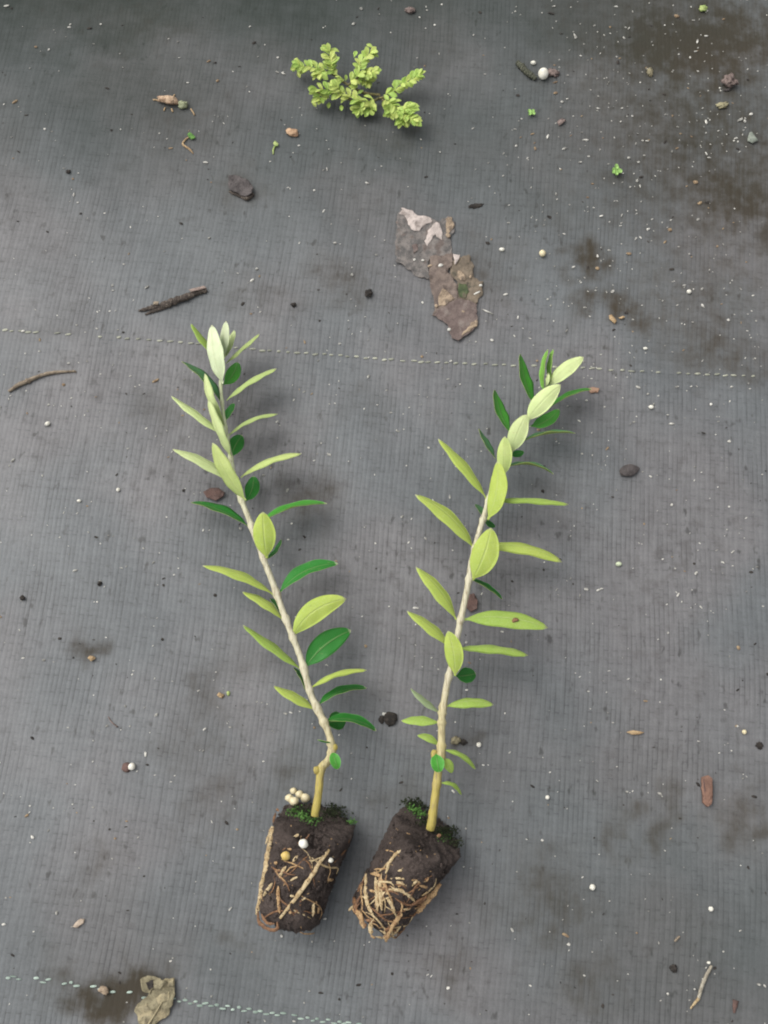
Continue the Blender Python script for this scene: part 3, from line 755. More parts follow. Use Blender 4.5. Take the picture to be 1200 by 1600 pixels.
v, f = lump_geo(un(679, 1180, .0176), .0013, .002, .0013, 0, .3, 4.0, 2); mesh('bud', v, f, STEM, cutR)
RIGHT = [
 ((834,632),(813,553),14,12,11,'g',dict(bend=-.05,sgn=-1)),
 ((850,612),(856,546),13,12.5,13,'h',dict(bend=.05)),
 ((861,600),(864,546),12,12.5,13,'h',dict(bend=.04)),
 ((861,635),(924,608),12,12,9,'g',dict(bend=.06)),
 ((829,666),(873,639),21,11,5,'g',dict(bend=-.12,arch=0)),
 ((853,604),(857,583),8,14,16,'p',dict(bend=0,real=8)),
 ((856,603),(912,558),23,13.5,18,'p',dict(bend=.05)),
 ((823,658),(876,601),29,14,19,'p',dict(bend=.04)),
 ((797,676),(773,609),15,11.5,8,'g',dict(bend=-.06,sgn=-1)),
 ((799,708),(823,648),28,14,19,'p',dict(bend=.04)),
 ((815,690),(899,677),8,12,9,'t',dict(bend=.07)),
 ((774,716),(748,670),6.5,11,9,'t',dict(bend=-.03,sgn=-1)),
 ((797,710),(818,705),14,9,4,'d',dict(bend=-.1,arch=0)),
 ((787,744),(789,682),23,14,19,'q',dict(bend=.0)),
 ((784,733),(865,741),7.5,12.5,9,'t',dict(bend=.14)),
 ((762,812),(777,721),29,15,21,'l',dict(bend=-.07)),
 ((760,779),(685,686),13,14,15,'l',dict(bend=.05,sgn=-1)),
 ((768,783),(888,788),15,14,14,'m',dict(bend=.05)),
 ((755,811),(743,788),9,11,5,'t',dict(bend=.1,sgn=-1)),
 ((757,813),(774,822),12,10,4,'d',dict(bend=-.1,arch=0)),
 ((741,858),(649,773),18,14.5,15,'l',dict(bend=.09,sgn=-1)),
 ((746,856),(878,878),20,14.5,15,'l',dict(bend=.10)),
 ((738,906),(767,825),41,15.5,22,'l',dict(bend=-.05)),
 ((736,905),(785,936),11,12,6,'d',dict(bend=.04)),
 ((713,968),(650,886),17,15.5,17,'l',dict(bend=.07,sgn=-1)),
 ((724,968),(856,981),28,15.5,16,'m',dict(bend=.07)),
 ((706,1012),(636,955),14,16,17,'l',dict(bend=.06,sgn=-1)),
 ((715,1014),(825,1024),18,16,17,'m',dict(bend=.07)),
 ((711,1056),(700,986),28,17,22,'l',dict(bend=.05)),
 ((712,1056),(743,1052),24,13,6,'d',dict(bend=-.05,arch=0)),
 ((688,1114),(642,1076),8,16,16,'y',dict(bend=.0,sgn=-1)),
 ((697,1104),(771,1101),19,16.5,17,'m',dict(bend=.09)),
 ((687,1129),(627,1126),14,17,17,'m',dict(bend=.05,sgn=-1)),
 ((686,1165),(652,1149),12,17,17,'m',dict(bend=.12,sgn=-1)),
 ((693,1172),(743,1202),12,17.5,17,'m',dict(bend=.16)),
 ((694,1184),(706,1208),16,17.5,17,'m',dict(bend=.05)),
 ((681,1178),(686,1207),21,19.5,20.5,'g',dict(bend=.0)),
 ((687,1224),(721,1242),9,17.5,15,'m',dict(bend=.24)),
]
stem(cutR, [(672,1296,.0155,16),(675,1284,.0165,16),(678,1256,.0172,14),(684,1212,.0175,14),(689,1177,.0174,13),(690,1142,.017,12.5),(691,1115,.0168,12),(696,1083,.0165,11.5),(703,1050,.0162,11),(712,1010,.0158,11),(719,972,.0154,11),
  (730,921,.015,10.5),(737,877,.0146,10),(745,845,.0143,9.5),(756,807,.014,9),(764,778,.0136,8),(777,733,.0132,7),(791,703,.0128,6.5),(812,677,.0125,6),(831,647,.0122,5.5),(848,618,.012,5),(857,596,.012,4)], nodes=[b[1] for b, *_ in RIGHT if abs(b[0]) > 0])
for b, t, w_, a, c, k, e in RIGHT: leaf(cutR, b, t, w_, a*MM, c*MM, k, **e)

# ------------------------------------------------------------------ leafy sprig at the top
def Z7(x, y): return (440+x/5, 50+y/5)
sprig = empty('leafy_sprig', on(*Z7(640, 460)))
tag(sprig, 'bright green sprig with crowded tiny leaves at the top of the mat', 'sprig')
SPST = rough_mat('sprig_stem', (.20, .17, .07), (.13, .12, .05), 700, .7, .0003)
N = NT('sprig_leaf'); tc = N.n('ShaderNodeTexCoord').outputs['Object']; oi = N.n('ShaderNodeObjectInfo')
c_ = N.mix(oi.outputs['Random'], (.44, .63, .13), (.70, .75, .22)); c_ = N.mix(N.rng(N.noise(tc, 1.6, 3), .4, .7, 0, .3), c_, (.22, .40, .12))
p_ = N.bsdf(c_, .5, .4); t_ = N.n('ShaderNodeBsdfTranslucent'); N.put(t_.inputs[0], c_); ms_ = N.n('ShaderNodeMixShader'); ms_.inputs[0].default_value = .35
N.l(p_, ms_.inputs[1]); N.l(t_.outputs[0], ms_.inputs[2]); SPL = N.done(ms_.outputs[0])
def leaflet_mesh():
    V, Fs = [], []; n, h = 7, 4
    for lay in (1, -1):
        for i in range(n+1):
            s_ = i/n; wd = max(.06, math.sin(math.pi*s_**1.35)**.7)*.27
            for j in range(h+1):
                x = j/h*2-1; V.append((wd*x, s_, .10*abs(x)**1.5*wd*3+.25*s_*(1-s_)+lay*.02))
    k = h+1; n0 = (n+1)*k
    for i in range(n):
        for j in range(h):
            f = (i*k+j, i*k+j+1, (i+1)*k+j+1, (i+1)*k+j); Fs += [f, tuple(x+n0 for x in f[::-1])]
        for j in (0, h): Fs.append((i*k+j, (i+1)*k+j, (i+1)*k+j+n0, i*k+j+n0))
    me = bpy.data.meshes.new('leaflet'); me.from_pydata(V, [], Fs); me.materials.append(SPL); me.polygons.foreach_set('use_smooth', [True]*len(Fs)); return me
LM = leaflet_mesh(); rs = random.Random(77)
BR = [  # px path in the enlarged view, height mm, thickness px, leaf pairs
 ([(770,475),(640,455),(520,395),(430,330),(380,300)], (3,6), 5, 5, 0), ([(400,320),(385,240),(372,150)], (6,11), 3.5, 7, 1), ([(390,300),(280,285),(190,270),(135,262)], (6,8), 3.5, 8, 1),
 ([(330,290),(300,330)], (6,8), 3, 4, 1),
 ([(520,395),(600,330),(620,240),(690,165)], (6,11), 3.5, 8, 1), ([(600,340),(660,320),(715,310)], (6,9), 3, 5, 1), ([(620,350),(660,390)], (5,4), 3, 3, 1),
 ([(760,500),(640,545),(520,505),(400,465),(270,450)], (4,8), 4.5, 14, 1), ([(330,460),(300,520)], (5,6), 3, 4, 1), ([(480,490),(430,420)], (6,9), 3, 4, 1),
 ([(650,545),(610,590),(590,610)], (4,3), 3, 4, 1), ([(700,545),(690,600)], (4,3), 3, 4, 1),
 ([(760,500),(860,470),(930,410),(1000,380),(1070,345)], (4,9), 4, 11, 1), ([(790,510),(870,570),(950,640),(1040,690)], (4,8), 4, 11, 1), ([(930,610),(1000,600)], (6,8), 3, 4, 1), ([(950,640),(950,700)], (5,5), 3, 5, 1),
 ([(840,540),(850,620)], (4,5), 3, 4, 1)]
for path, (za, zb_), th_, pairs, lv in BR:
    m_ = len(path)-1
    P = [un(*Z7(*p), (za+(zb_-za)*i/m_)*MM) for i, p in enumerate(path)]
    k = mpp(*Z7(*path[0])); v, f = tube_geo(P, [th_*k/2, th_*k/2*.6], 12, 6, 1, .2)
    v = [q-Vector((0, 0, .0016)) if q.z > .0024 else q for q in v]; mesh('branch', v, f, SPST, sprig)
    Q = bez(P, 40)
    for i in range(int(pairs*2.8)//2*2+4):
        tipleaf = i >= int(pairs*2.8)//2*2
        s_ = .12+.86*(i//2)/max(1, pairs*1.4-1) if not tipleaf else 1.0
        if not lv: s_ = .3+.6*rs.random()
        s_ = min(1, max(0, s_+rs.uniform(-.04, .04))); q = Q[int(s_*40)]; tg = (Q[min(40, int(s_*40)+1)]-Q[max(0, int(s_*40)-1)]).normalized()
        if tipleaf: yaw = rs.uniform(-1.0, 1.0); pitch = rs.uniform(-.2, .5)
        else: yaw = (1 if i % 2 else -1)*rs.uniform(.55, 1.2); pitch = rs.uniform(-.35, .5)
        an = math.atan2(tg.y, tg.x)-math.pi/2+yaw
        L = rs.uniform(11.0, 16.5)*k*(1.0 if lv else .8)
        o = link('leaflet', LM, q, sprig); o.scale = (L, L, L); o.rotation_euler = (pitch, rs.uniform(-.5, .5), an)
for (x, y, a) in [(372,565,185),(468,585,180),(592,615,195),(628,620,185),(668,625,178),(708,620,172),(565,215,20),(715,140,-60),(450,170,-70),(125,330,160),(240,560,150),(840,640,190)]:
    q = un(*Z7(x, y-15), 3*MM); o = link('leaflet', LM, q, sprig); L = 12*mpp(*Z7(x, y)); o.scale = (L, L, L); o.rotation_euler = (.1, 0, -R(a))

# ------------------------------------------------------------------ dry leaves, twigs, chips
def Z8(x, y): return (600+x/6, 310+y/6)
def mat_dry(name, a, b, c, scale=220, rough=.75):
    N = NT(name); tc = N.n('ShaderNodeTexCoord').outputs['Object']
    col = N.mix(N.rng(N.noise(tc, scale, 5, .65), .40, .62), a, b); col = N.mix(N.rng(N.noise(tc, scale*.6, 3), .55, .68), col, c)
    col = N.mix(N.rng(N.noise(tc, 1700, 3), .55, .75, 0, .6), col, (.035, .028, .022))
    return N.done(N.bsdf(col, rough, .3, N.bump(N.noise(tc, 900, 4), .0005, .8)))
DRY = mat_dry('decayed_leaf_grey', (.100, .093, .088), (.185, .165, .150), (.125, .100, .088), 330)
PALE = mat_dry('decayed_leaf_pale', (.50, .43, .39), (.36, .31, .28), (.26, .22, .195), 300)
TANL = mat_dry('decayed_leaf_tan', (.34, .26, .18), (.20, .150, .105), (.13, .10, .075), 420)
MOSSL = mat_dry('decayed_leaf_moss', (.055, .075, .035), (.09, .11, .05), (.12, .10, .07), 300)
dl = empty('decayed_leaf', on(*Z8(520, 700)))
tag(dl, 'large torn decayed leaf with a pale upper corner, lying above the right cutting', 'dead leaf')
def fl(name, pts, mat, par, **k): return flake(name, [Z8(*p) for p in pts], mat, parent=par, **k)
DRYB = mat_dry('decayed_leaf_brown', (.125, .096, .082), (.19, .148, .122), (.085, .064, .054), 300)
DRYC = mat_dry('decayed_leaf_ochre', (.135, .108, .080), (.19, .150, .108), (.08, .070, .050), 300)
DRYD = mat_dry('decayed_leaf_plum', (.115, .085, .076), (.16, .122, .108), (.20, .165, .145), 300)
kw = dict(thick=.00010, amp=.0006, cell=.0010, freq=190, seed=2.0)
fl('leaf_piece', [(125,180),(150,100),(330,172),(440,195),(520,212),(600,168),(660,230),(670,300),(628,370),(640,530),(560,545),(430,580),(420,650),(430,760),(400,770),(240,680),(110,600),(110,450)], DRY, dl, lift=.00012, jag=3.5, **kw)
fl('leaf_piece', [(430,560),(640,520),(650,600),(600,700),(680,800),(690,960),(520,1060),(460,1110),(470,1000),(440,850),(425,700)], DRYB, dl, lift=.0005, jag=3.0, **kw)
fl('leaf_piece', [(650,560),(720,552),(800,530),(840,640),(850,740),(930,780),(930,880),(862,1000),(780,960),(690,950),(680,800),(610,700)], DRYC, dl, lift=.0002, jag=3.5, **kw)
fl('leaf_piece', [(465,1110),(520,1058),(690,958),(790,970),(862,1010),(880,1150),(850,1240),(790,1270),(690,1355),(640,1320),(590,1190)], DRYD, dl, lift=.0007, jag=3.0, **kw)
kp = dict(thick=.00008, amp=.0006, cell=.0008, freq=190, seed=2.0, jag=3.4)
fl('pale_patch', [(160,88),(240,125),(330,165),(440,195),(455,240),(380,265),(330,315),(285,310),(225,250),(200,180),(150,160)], PALE, dl, lift=.00034, **kp)
fl('pale_patch', [(500,225),(540,290),(548,390),(515,385),(480,345),(440,410),(400,460),(390,410),(420,290)], PALE, dl, lift=.00034, **kp)
fl('pale_patch', [(645,535),(715,545),(690,610),(660,640)], PALE, dl, lift=.0009, **{**kp, 'jag': .8})
fl('pale_patch', [(260,460),(310,440),(320,500),(285,520)], DRYD, dl, lift=.00034, **kp)
fl('tan_patch', [(545,860),(620,910),(650,950),(590,1000),(520,1020),(500,960),(520,910)], TANL, dl, lift=.0007, **kp)
fl('tan_patch', [(690,680),(730,700),(760,760),(740,790),(690,750)], TANL, dl, lift=.0004, **kp)
fl('tan_patch', [(575,200),(625,190),(660,260),(640,320),(600,370),(580,320)], TANL, dl, lift=.00034, **kp)
fl('tan_patch', [(815,1180),(870,1145),(868,1225),(800,1250),(720,1300),(745,1260)], TANL, dl, lift=.0009, **kp)
fl('moss_patch', [(700,800),(770,810),(795,880),(770,950),(710,930),(690,870)], MOSSL, dl, lift=.0004, **kp)
for i, (x, y, a, b) in enumerate([(600,360,10,7),(530,640,8,6),(365,590,5,4),(285,585,5,4),(432,640,4,8),(905,825,6,4),(870,895,13,3),(610,1240,6,6),(845,1020,6,5),(810,745,6,4),(490,1020,6,6),(740,1070,7,6)]):
    px, py = Z8(x, y); lump('crumb', px, py, a, b, .5, grit_glint_m if i in (1,2,3,5,6,7) else TANL, x, .3, parent=dl, sub=2, lift=.0007)
tag(tube('dry_stalk', [(753,483),(762,487),(771,491)], [1.5,2.5,1.5], grit_glint_m), 'short white hair-thin stalk beside the torn decayed leaf', 'stalk')

def z9(x, y): return (x/3, 1400+y/3)
OL = mat_dry('decayed_leaf_olive', (.24, .21, .13), (.15, .13, .08), (.30, .25, .15), 200)
d2 = empty('decayed_leaf', on(*z9(740, 480)))
tag(d2, 'crumpled olive brown decayed leaf on the seam in the bottom left corner', 'dead leaf')
fl2 = lambda name, pts, mat, **k: flake(name, [z9(*p) for p in pts], mat, parent=d2, **k)
k2 = dict(amp=.0020, cell=.0009, freq=150, seed=31)
OL2 = mat_dry('decayed_leaf_straw', (.33, .28, .17), (.22, .19, .12), (.13, .11, .07), 350)
fl2('leaf_piece', [(690,470),(712,440),(735,420),(770,385),(822,380),(828,470),(795,550),(735,598),(700,640),(660,600),(632,540),(648,500)], OL, thick=.0003, lift=.0002, jag=3.0, **k2)
fl2('leaf_piece', [(665,385),(700,368),(760,378),(790,400),(760,430),(728,432),(708,455),(675,440)], OL, thick=.0003, lift=.0008, jag=2.5, **k2)
fl2('tan_patch', [(640,520),(690,505),(730,545),(715,590),(680,605),(650,570)], OL2, thick=.00015, lift=.0005, jag=2.6, **k2)
fl2('tan_patch', [(780,380),(818,385),(815,425),(785,420)], OL2, thick=.00015, lift=.0006, jag=2.0, **k2)
fl2('tan_patch', [(735,470),(800,440),(800,480),(745,510)], OL2, thick=.00015, lift=.0005, jag=2.6, **k2)
fl2('dark_patch', [(690,400),(725,385),(728,425),(705,438)], dark_m, thick=.00015, lift=.0012, jag=1.6, **k2)
tube('leaf_vein', [(*z9(690,610),.0012), (*z9(740,530),.0016), (*z9(790,440),.0014), (*z9(815,395),.0012)], [3,2.6,2,1.2], OL2, d2, n=20, rough=.3)
tag(lump('soil_clump', *z9(490,440), 16, 11, .8, TANL, 20, .4), 'tan clump on the dirty seam left of the olive decayed leaf', 'soil clump')

TW1 = rough_mat('dark_bark', (.045, .036, .030), (.10, .080, .066), 500, .85, .0008, .3, (.18, .15, .12))
TW2 = rough_mat('pale_bark', (.27, .22, .16), (.16, .125, .09), 500, .8, .0006, .3)
def zA(x, y): return (x/3, 420+y/3)
tw = empty('twig', on(*zA(800, 160))); tag(tw, 'thick dark bark twig lying upper left of the left cutting', 'twig')
tube('stick', [zA(650,197), zA(720,180), zA(780,165), zA(860,135), zA(920,112), zA(970,100)], [4,8,11,12,10,7], TW1, tw, n=50, seg=12, flat=.7, rough=.55, seed=2)
tube('split_end', [zA(680,215), zA(740,190), zA(800,172)], [3,7,6], TW1, tw, n=24, flat=.6, rough=.5, seed=5)
flake('bark_scale', [zA(890,110), zA(960,90), zA(972,100), zA(900,122)], mat_dry('bark_scale', (.26,.20,.17), (.18,.13,.11), (.1,.08,.06)), parent=tw, lift=.0016, amp=.0004, cell=.001, jag=.6)
flake('bark_scale', [zA(725,165), zA(750,163), zA(745,180), zA(722,178)], TW2, parent=tw, lift=.0016, amp=.0004, cell=.001, jag=.5)
t2 = empty('twig', on(*zA(200, 510))); tag(t2, 'thin curved pale brown twig near the left edge', 'twig')
tube('stick', [zA(40,575), zA(85,545), zA(130,525), zA(200,497), zA(270,484), zA(355,480)], [4,6.5,6.5,5.5,5,3], TW2, t2, n=50, seg=10, rough=.3, seed=4)
tube('node_ring', [zA(122,517), zA(140,534)], [4,4.5], TW2, t2, n=6, rough=.4)
tube('hook', [zA(325,485), zA(345,478), zA(357,486)], [2.5,2.5,2], TW2, t2, n=8)

CHIPR = mat_dry('reddish_chip', (.125, .074, .062), (.09, .056, .048), (.155, .10, .085), 300)
CHIPB = rough_mat('brown_chip', (.22, .125, .088), (.15, .085, .063), 500, .8, .0005, .3)
BRK = rough_mat('dark_chip', (.050, .042, .040), (.085, .072, .069), 400, .7, .0006, .4)
STRAW = rough_mat('straw', (.42, .30, .17), (.28, .19, .10), 600, .8, .0003)
PINK = rough_mat('pinkish_husk', (.23, .175, .155), (.12, .090, .080), 700, .8, .0005)
# bark piece at upper left
bp = empty('bark_chip', on(375, 296)); tag(bp, 'dark brown curved bark chip above the thick twig', 'bark chip')
flake('chip_body', [(358,281),(366,279),(377,281),(390,288),(397,297),(395,307),(385,312),(374,306),(361,301),(357,292)], BRK, parent=bp, thick=.0007, amp=.0014, cell=.001, jag=1.0, seed=3, curl=.001)
tube('rolled_edge', [(358,299),(368,303),(376,307),(386,310),(396,303)], [3,5,4,7,5], TW1, bp, n=20, rough=.4)
# husk
hk = empty('husk', on(266, 160)); tag(hk, 'ragged pale orange husk at the upper left of the mat', 'husk')
lump('shell', 264, 160, 32, 13, .8, rough_mat('husk_shell', (.50,.36,.24), (.34,.22,.14), 500, .7, .0006, .3, (.1,.07,.05)), 8, .45, parent=hk, freq=2.2)
lump('pale_end', 287, 166, 15, 13, .6, rough_mat('husk_end', (.26,.28,.17), (.18,.19,.11), 500, .7, .0005), 20, .4, parent=hk)
for pts in ([(250,158),(244,156),(239,156)], [(258,168),(256,173)], [(268,170),(270,175)], [(298,170),(302,176),(304,180)], [(270,152),(273,148)]):
    tube('spike', pts, 2.2, STRAW, hk, n=6)
# curled seedling
cs = empty('fallen_seedling', on(295, 232)); tag(cs, 'tiny curled seedling with a green leaf at upper left', 'seedling')
tube('stalk', [(302,240),(296,233),(287,227),(286,223),(291,217),(296,214)], [1.5,3,3.2,3,2.5,2], STRAW, cs, n=24)
flake('leaf', [(293,212),(297,209),(303,213),(306,217),(300,220),(296,217)], MOSS, parent=cs, lift=.0006, amp=.0006, cell=.001)
# tan chip, seedlings, clovers
tag(lump('seed_husk', 457, 209, 20, 13, .55, rough_mat('tan_husk', (.46,.31,.19), (.33,.20,.12), 500, .7, .0005), 15, .35), 'small tan husk left of and below the leafy sprig', 'husk')
s2 = empty('fallen_seedling', on(429, 231)); tag(s2, 'yellow-green seedling scrap just below the small tan husk', 'seedling')
YG = rough_mat('yellow_green', (.34,.40,.14), (.24,.32,.10), 500, .6, .0003)
tube('stalk', [(427,241),(427,234),(430,227)], [2,3,3], YG, s2, n=10); flake('leaf', [(427,226),(430,222),(435,226),(435,230),(430,230)], YG, parent=s2, lift=.0006, amp=.0005, cell=.001)
GL = rough_mat('weed_green', (.20,.36,.09), (.30,.48,.14), 700, .6, .0003)
def weed(px, py, leaves, label, r=5.0):
    e = empty('weed_seedling', on(px, py)); tag(e, label, 'weed')
    for i, a in enumerate(leaves):
        a = R(a); c = (px+math.cos(a)*r*.75, py-math.sin(a)*r*.75)
        pts = [(c[0]+math.cos(a)*r*.75*math.cos(t)-math.sin(a)*r*.55*math.sin(t), c[1]-math.sin(a)*r*.75*math.cos(t)-math.cos(a)*r*.55*math.sin(t)) for t in np.linspace(0, 2*math.pi, 10)[:-1]]
        flake('leaf', pts, GL, parent=e, lift=.0004+.0003*i, amp=.0004, cell=.0008, seed=i)
weed(830, 178, (50, 140, 230, 320), 'pale green four-leaved weed seedling below the white bead', 4.6)
weed(963, 270, (20, 80, 150, 200, 260, 330, 110), 'bright green weed seedling in the soil stain at right', 5.6)
# worm-like clod + bead + scrap
cl = empty('soil_clod', on(822, 110)); tag(cl, 'elongated grey-green clod beside a round white bead at top right', 'soil clod')
tube('clod_body', [(808,97),(815,104),(822,112),(829,117),(837,123)], [7,10,9,11,7], rough_mat('clod', (.10,.105,.075), (.06,.062,.045), 700, .9, .0008, .2, (.17,.16,.12)), cl, n=40, seg=12, flat=.8, rough=.55, seed=7)
def bead(px, py, r, label, m_=BEADM, el=1.0, rot=0): return tag(lump('fertilizer_bead', px, py, r*2, r*2*el, .95, m_, rot, .08, sub=3), label, 'bead', 'loose pale beads')
bead(848, 120, 8.0, 'largest round white bead on the mat, touching the grey-green clod', el=1.12)
bead(833, 100, 4.2, 'small white bead just above the largest bead', el=.75)
tag(lump('leaf_scrap', 863, 115, 17, 14, .3, PINK, 20, .75, freq=2.2), 'dull pinkish scrap right of the largest white bead', 'scrap')
bead(207, 1198, 5.6, 'white bead with a reddish crumb at its left, lower left of the mat')
tag(lump('reddish_crumb', 198, 1199, 13, 15, .3, CHIPR, 0, .3), 'reddish brown crumb touching a white bead at lower left', 'crumb')
bead(75, 663, 4.2, 'white bead below the thin curved twig at left', el=.8, rot=-25)
bead(185, 766, 3.0, 'tiny white bead at left, between the thin twig and the left cutting'); bead(124, 783, 3.2, 'tiny white bead at far left, level with the red chip', el=.7)
bead(748, 1164, 3.8, 'white bead right of the foot of the right cutting')
bead(925, 1386, 4.6, 'white bead in the grimy patch right of the right plug'); bead(1110, 1420, 3.8, 'white bead at lower right below the brown wood chip')
bead(1162, 1144, 3.6, 'cream bead near the right edge above the brown wood chip', BEADC)
bead(855, 1246, 3.2, 'tiny white bead right of the right plug, upper one'); bead(1107, 1496+8, 3.0, 'tiny white bead at the top of the pale loose root', el=.7)
bead(1017, 637, 4.2, 'white bead right of the right cutting tip', el=.75); bead(966, 882, 5.0, 'pale green bead in the open mat right of the right cutting', rough_mat('bead_green', (.55,.60,.42), (.42,.48,.32), 500, .5, .0002), el=.7)
bead(784, 391, 4.4, 'white bead right of the torn decayed leaf', el=.65); bead(1008, 545, 3.6, 'tiny white bead just above the right end of the upper seam', el=.6)
bead(847, 398, 5.0, 'dull cream bead right of the torn decayed leaf, in the grit', BEADC, el=1.1); bead(1076, 457, 3.6, 'white bead in the grit at right', el=.9)
# snail-like pink husk
sn = empty('pink_husk', on(1138, 132)); tag(sn, 'small pinkish husk with a dark shadow at top right', 'husk')
lump('shell', 1138, 131, 19, 16, .8, PINK, 30, .8, parent=sn, freq=2.0); tube('lip', [(1131,141),(1138,140),(1145,134)], [3,4,3], BRK, sn, n=10)
tag(lump('yellow_crumb', 1127, 166, 17, 9, .5, rough_mat('yellow_crumb', (.36,.33,.20), (.25,.22,.13), 500, .8, .0005), -12, .9, freq=2.4), 'yellowish crumb just below the pinkish husk', 'crumb')
tag(flake('leaf_scrap', [(1170,209),(1174,208),(1179,216),(1183,222),(1175,226),(1167,222),(1168,215)], mat_dry('scrap_grey', (.22,.24,.20), (.16,.18,.15), (.12,.13,.11)), lift=.0003, cell=.001, seed=4), 'pale grey leaf scrap at the right edge near the top', 'scrap')
tag(flake('leaf_scrap', [(870,192),(878,187),(884,190),(879,195),(873,198)], PINK, lift=.0003, cell=.001, seed=4), 'tan scrap right of the four-leaved weed seedling', 'scrap')
# oval seed
sdm = empty('seed', on(983, 736)); tag(sdm, 'dark brown almond-shaped seed right of the right cutting', 'seed')
P = [on(967, 737), on(1002, 728)]
def almond(px, py, L, wd, rot, mat, name, par):
    k = mpp(px, py); p = on(px, py); M = Matrix.Rotation(R(rot), 3, 'Z'); v, f = ICO[3]; o_ = []
    for q in v:
        x = q.x; t = (1-abs(x)**1.6)**.12 if abs(x) < 1 else 0
        s_ = (1-.55*max(0, x)**2)
        o_.append(p+M @ Vector((x*L*k/2, q.y*s_*wd*k/2, (q.z*.45+.43)*wd*k/2*s_)))
    return mesh(name, o_, f, mat, par)
almond(983, 736, 34, 20, 14, BRK, 'seed_coat', sdm); tube('ridge', [(970,742,.0007),(983,742,.0008),(996,735,.0006)], [2,3,1.5], TW1, sdm, n=12)
# reddish flat chips
tag(flake('bark_chip', [(318,770),(328,764),(342,764),(352,771),(350,777),(338,784),(324,779)], CHIPR, thick=.0006, amp=.0006, lift=.0003, cell=.001, jag=.8, seed=2), 'reddish flat chip beside the stem of the left cutting', 'bark chip')
tag(flake('bark_chip', [(733,930),(740,928),(746,940),(745,952),(736,957),(728,950),(729,940)], CHIPR, thick=.0006, amp=.0006, lift=.0003, cell=.001, jag=.8, seed=8), 'reddish flat chip half hidden behind the stem of the right cutting', 'bark chip')
tag(flake('leaf_scrap', [(918,608),(926,606),(936,608),(934,614),(922,615)], mat_dry('dry_tip', (.40,.25,.17), (.30,.18,.12), (.2,.12,.08)), lift=.0003, cell=.001, jag=.6), 'orange-tan dry scrap at the tip of a right cutting leaf', 'scrap')
wc = empty('wood_chip', on(1103, 1236)); tag(wc, 'rusty brown oblong wood chip near the right edge', 'wood chip')
flake('chip_body', [(1095,1215),(1104,1212),(1110,1216),(1112,1240),(1110,1256),(1103,1261),(1097,1254),(1094,1232)], CHIPB, parent=wc, thick=.0014, amp=.0006, cell=.001, jag=1.0, seed=3)
tube('fibre', [(1099,1218,.0013),(1101,1235,.0013),(1102,1254,.0013)], [2.5,3.5,2], CHIPR, wc, n=12, rough=.3); tube('fibre', [(1106,1216,.0013),(1108,1235,.0013),(1108,1254,.0013)], [2,3,2.5], CHIPB, wc, n=12, rough=.3)
# wood slivers at right
tag(flake('wood_sliver', [(951,494),(955,493),(963,503),(960,507),(952,500)], STRAW, thick=.0006, lift=.0002, amp=.0003, cell=.001), 'pale wood sliver in the brown stain right of the decayed leaf', 'sliver')
tag(flake('wood_sliver', [(966,498),(973,495),(976,497),(970,500)], STRAW, thick=.0005, lift=.0002, amp=.0003, cell=.001), 'tiny sliver right of the pale wood sliver in the stain', 'sliver')
tag(flake('wood_sliver', [(978,1144),(988,1141),(1000,1143),(1006,1145),(998,1148),(986,1148)], STRAW, thick=.0004, lift=.0002, amp=.0004, cell=.001, jag=.6), 'thin tan sliver alone on the mat, lower right of the right cutting', 'sliver')
tag(flake('wood_sliver', [(115,1448),(120,1440),(127,1435),(133,1436),(131,1442),(122,1449)], rough_mat('pale_sliver', (.44,.36,.28), (.33,.26,.2), 500), thick=.0005, lift=.0002, amp=.0004, cell=.001, jag=.6), 'pale peach sliver at lower left above the bottom seam', 'sliver')
lr = empty('loose_root', on(1097, 1540)); tag(lr, 'pale bent loose root in the lower right corner', 'root')
tube('root_strand', [(1112,1509),(1106,1520),(1099,1535),(1094,1550),(1092,1560)], [4,5.5,6,5.5,5], rough_mat('loose_root', (.36,.33,.26), (.25,.22,.17), 500, .8, .0005), lr, n=30, rough=.3)
tube('root_strand', [(1092,1560),(1086,1567),(1079,1576)], [5,4,2.5], root_mat('cream'), lr, n=14, rough=.3)
tag(tube('stick_bit', [(1054,1471),(1058,1467),(1062,1463)], [3,4,3], TW2, n=8, rough=.3), 'short pale stick bit at lower right above the loose root', 'stick')
tag(tube('leaf_scrap', [(1150,1563),(1148,1574),(1147,1583)], [9,7,3], CHIPR, n=14, rough=.4, flat=.5), 'reddish stem scrap right of the loose root', 'scrap')
tag(tube('thin_stalk', [(169,1120),(175,1129),(184,1136)], [1.3,2.2,2.6], PINK, n=12), 'thin reddish stalk at lower left above the white bead', 'stalk')
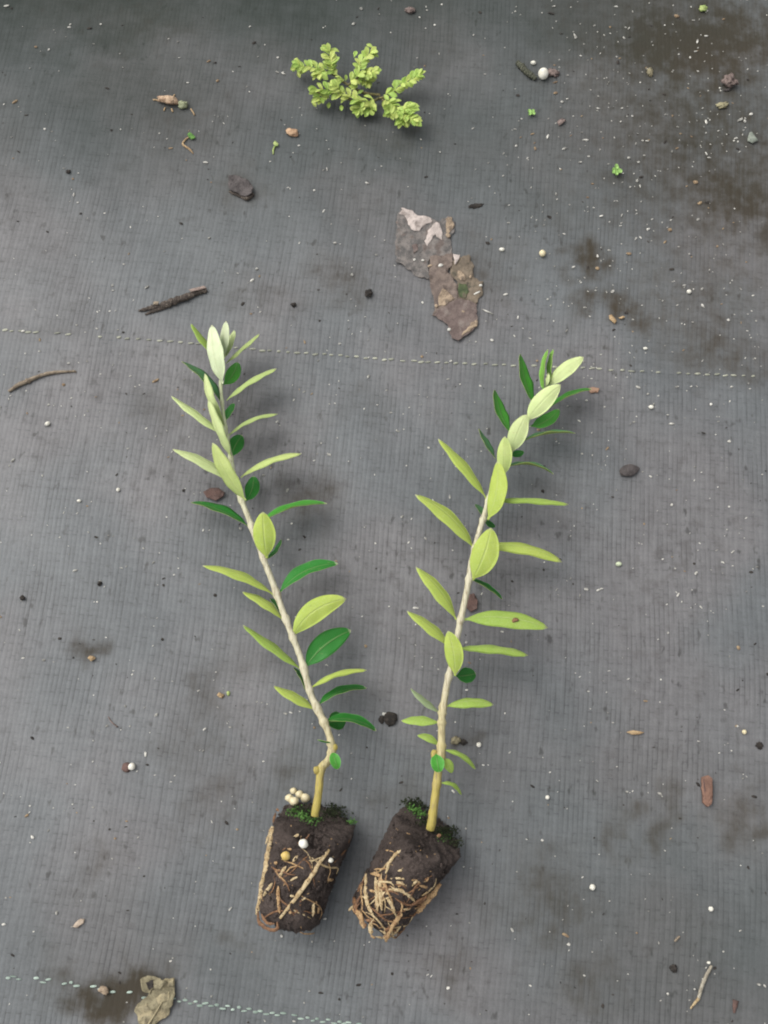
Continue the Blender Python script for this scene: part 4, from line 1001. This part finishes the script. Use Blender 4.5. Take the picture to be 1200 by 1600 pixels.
# dark pebbles / blobs
def pebble(px, py, a, b, label, z=.6, rot=0): return tag(lump('soil_lump', px, py, a*.82, b*.82, z, dark_m, rot, .6, freq=1.8), label, 'soil lump', 'dark soil lumps')
pebble(576, 460, 13, 15, 'round dark soil lump left of the torn decayed leaf')
pebble(459, 477, 9, 8, 'small dark soil lump between thick twig and decayed leaf'); pebble(107, 269, 8, 7, 'tiny dark soil lump in the upper left of the mat')
b_ = empty('soil_lump', on(606, 1125)); tag(b_, 'wide dark wet soil lump between the two cuttings', 'soil lump', 'dark soil lumps')
lump('lump_body', 610, 1124, 20, 20, .35, dark_m, 20, .4, parent=b_); lump('lump_body', 596, 1124, 9, 12, .4, dark_m, 0, .4, parent=b_); lump('pale_crumb', 601, 1116, 7, 5, .5, grit_glint_m, 0, .4, parent=b_, sub=2)
pebble(1052, 1513, 14, 13, 'dark round soil lump left of the pale loose root', .4); pebble(36, 935, 9, 9, 'small dark soil lump at the left edge'); pebble(156, 912, 8, 8, 'small dark soil lump left of the left cutting, higher one')
pebble(743, 322, 26, 9, 'elongated dark soil lump right of the decayed leaf top', .3, -8); pebble(1186, 1165, 13, 12, 'dark soil lump at the right edge above the wood chip', .35); pebble(724, 1160, 12, 10, 'dark soil lump beside the foot of the right stem', .5)
tag(lump('tan_crumb', 712, 1158, 13, 11, .6, OL, 10, .75, freq=2.2), 'olive tan crumb beside the foot of the right cutting stem', 'crumb')
tag(lump('tan_crumb', 345, 1087, 11, 7, .7, STRAW, 20, .5), 'straw-coloured crumb on the dark streaks left of the left cutting', 'crumb')
tag(lump('tan_crumb', 357, 1083, 5, 7, .6, YG, 0, .4), 'yellowish crumb right of the straw-coloured crumb', 'crumb')
tag(lump('tan_crumb', 144, 1029, 10, 8, .7, STRAW, 0, .4), 'tan crumb on a dark spot at left', 'crumb')
tag(lump('tan_crumb', 641, 18, 14, 10, .5, PINK, 0, .75, freq=2.2), 'brownish crumb at the top edge above the sprig', 'crumb')
tag(lump('tan_crumb', 1098, 15, 12, 10, .5, YG, 0, .75, freq=2.2), 'yellow-green crumb in the stain at the top right edge', 'crumb')
tag(lump('tan_crumb', 1015, 114, 9, 14, .5, OL, 0, .75, freq=2.2), 'olive crumb in the middle of the top right stain', 'crumb')
blemish(cutR, 805, 969, .0178, 5)
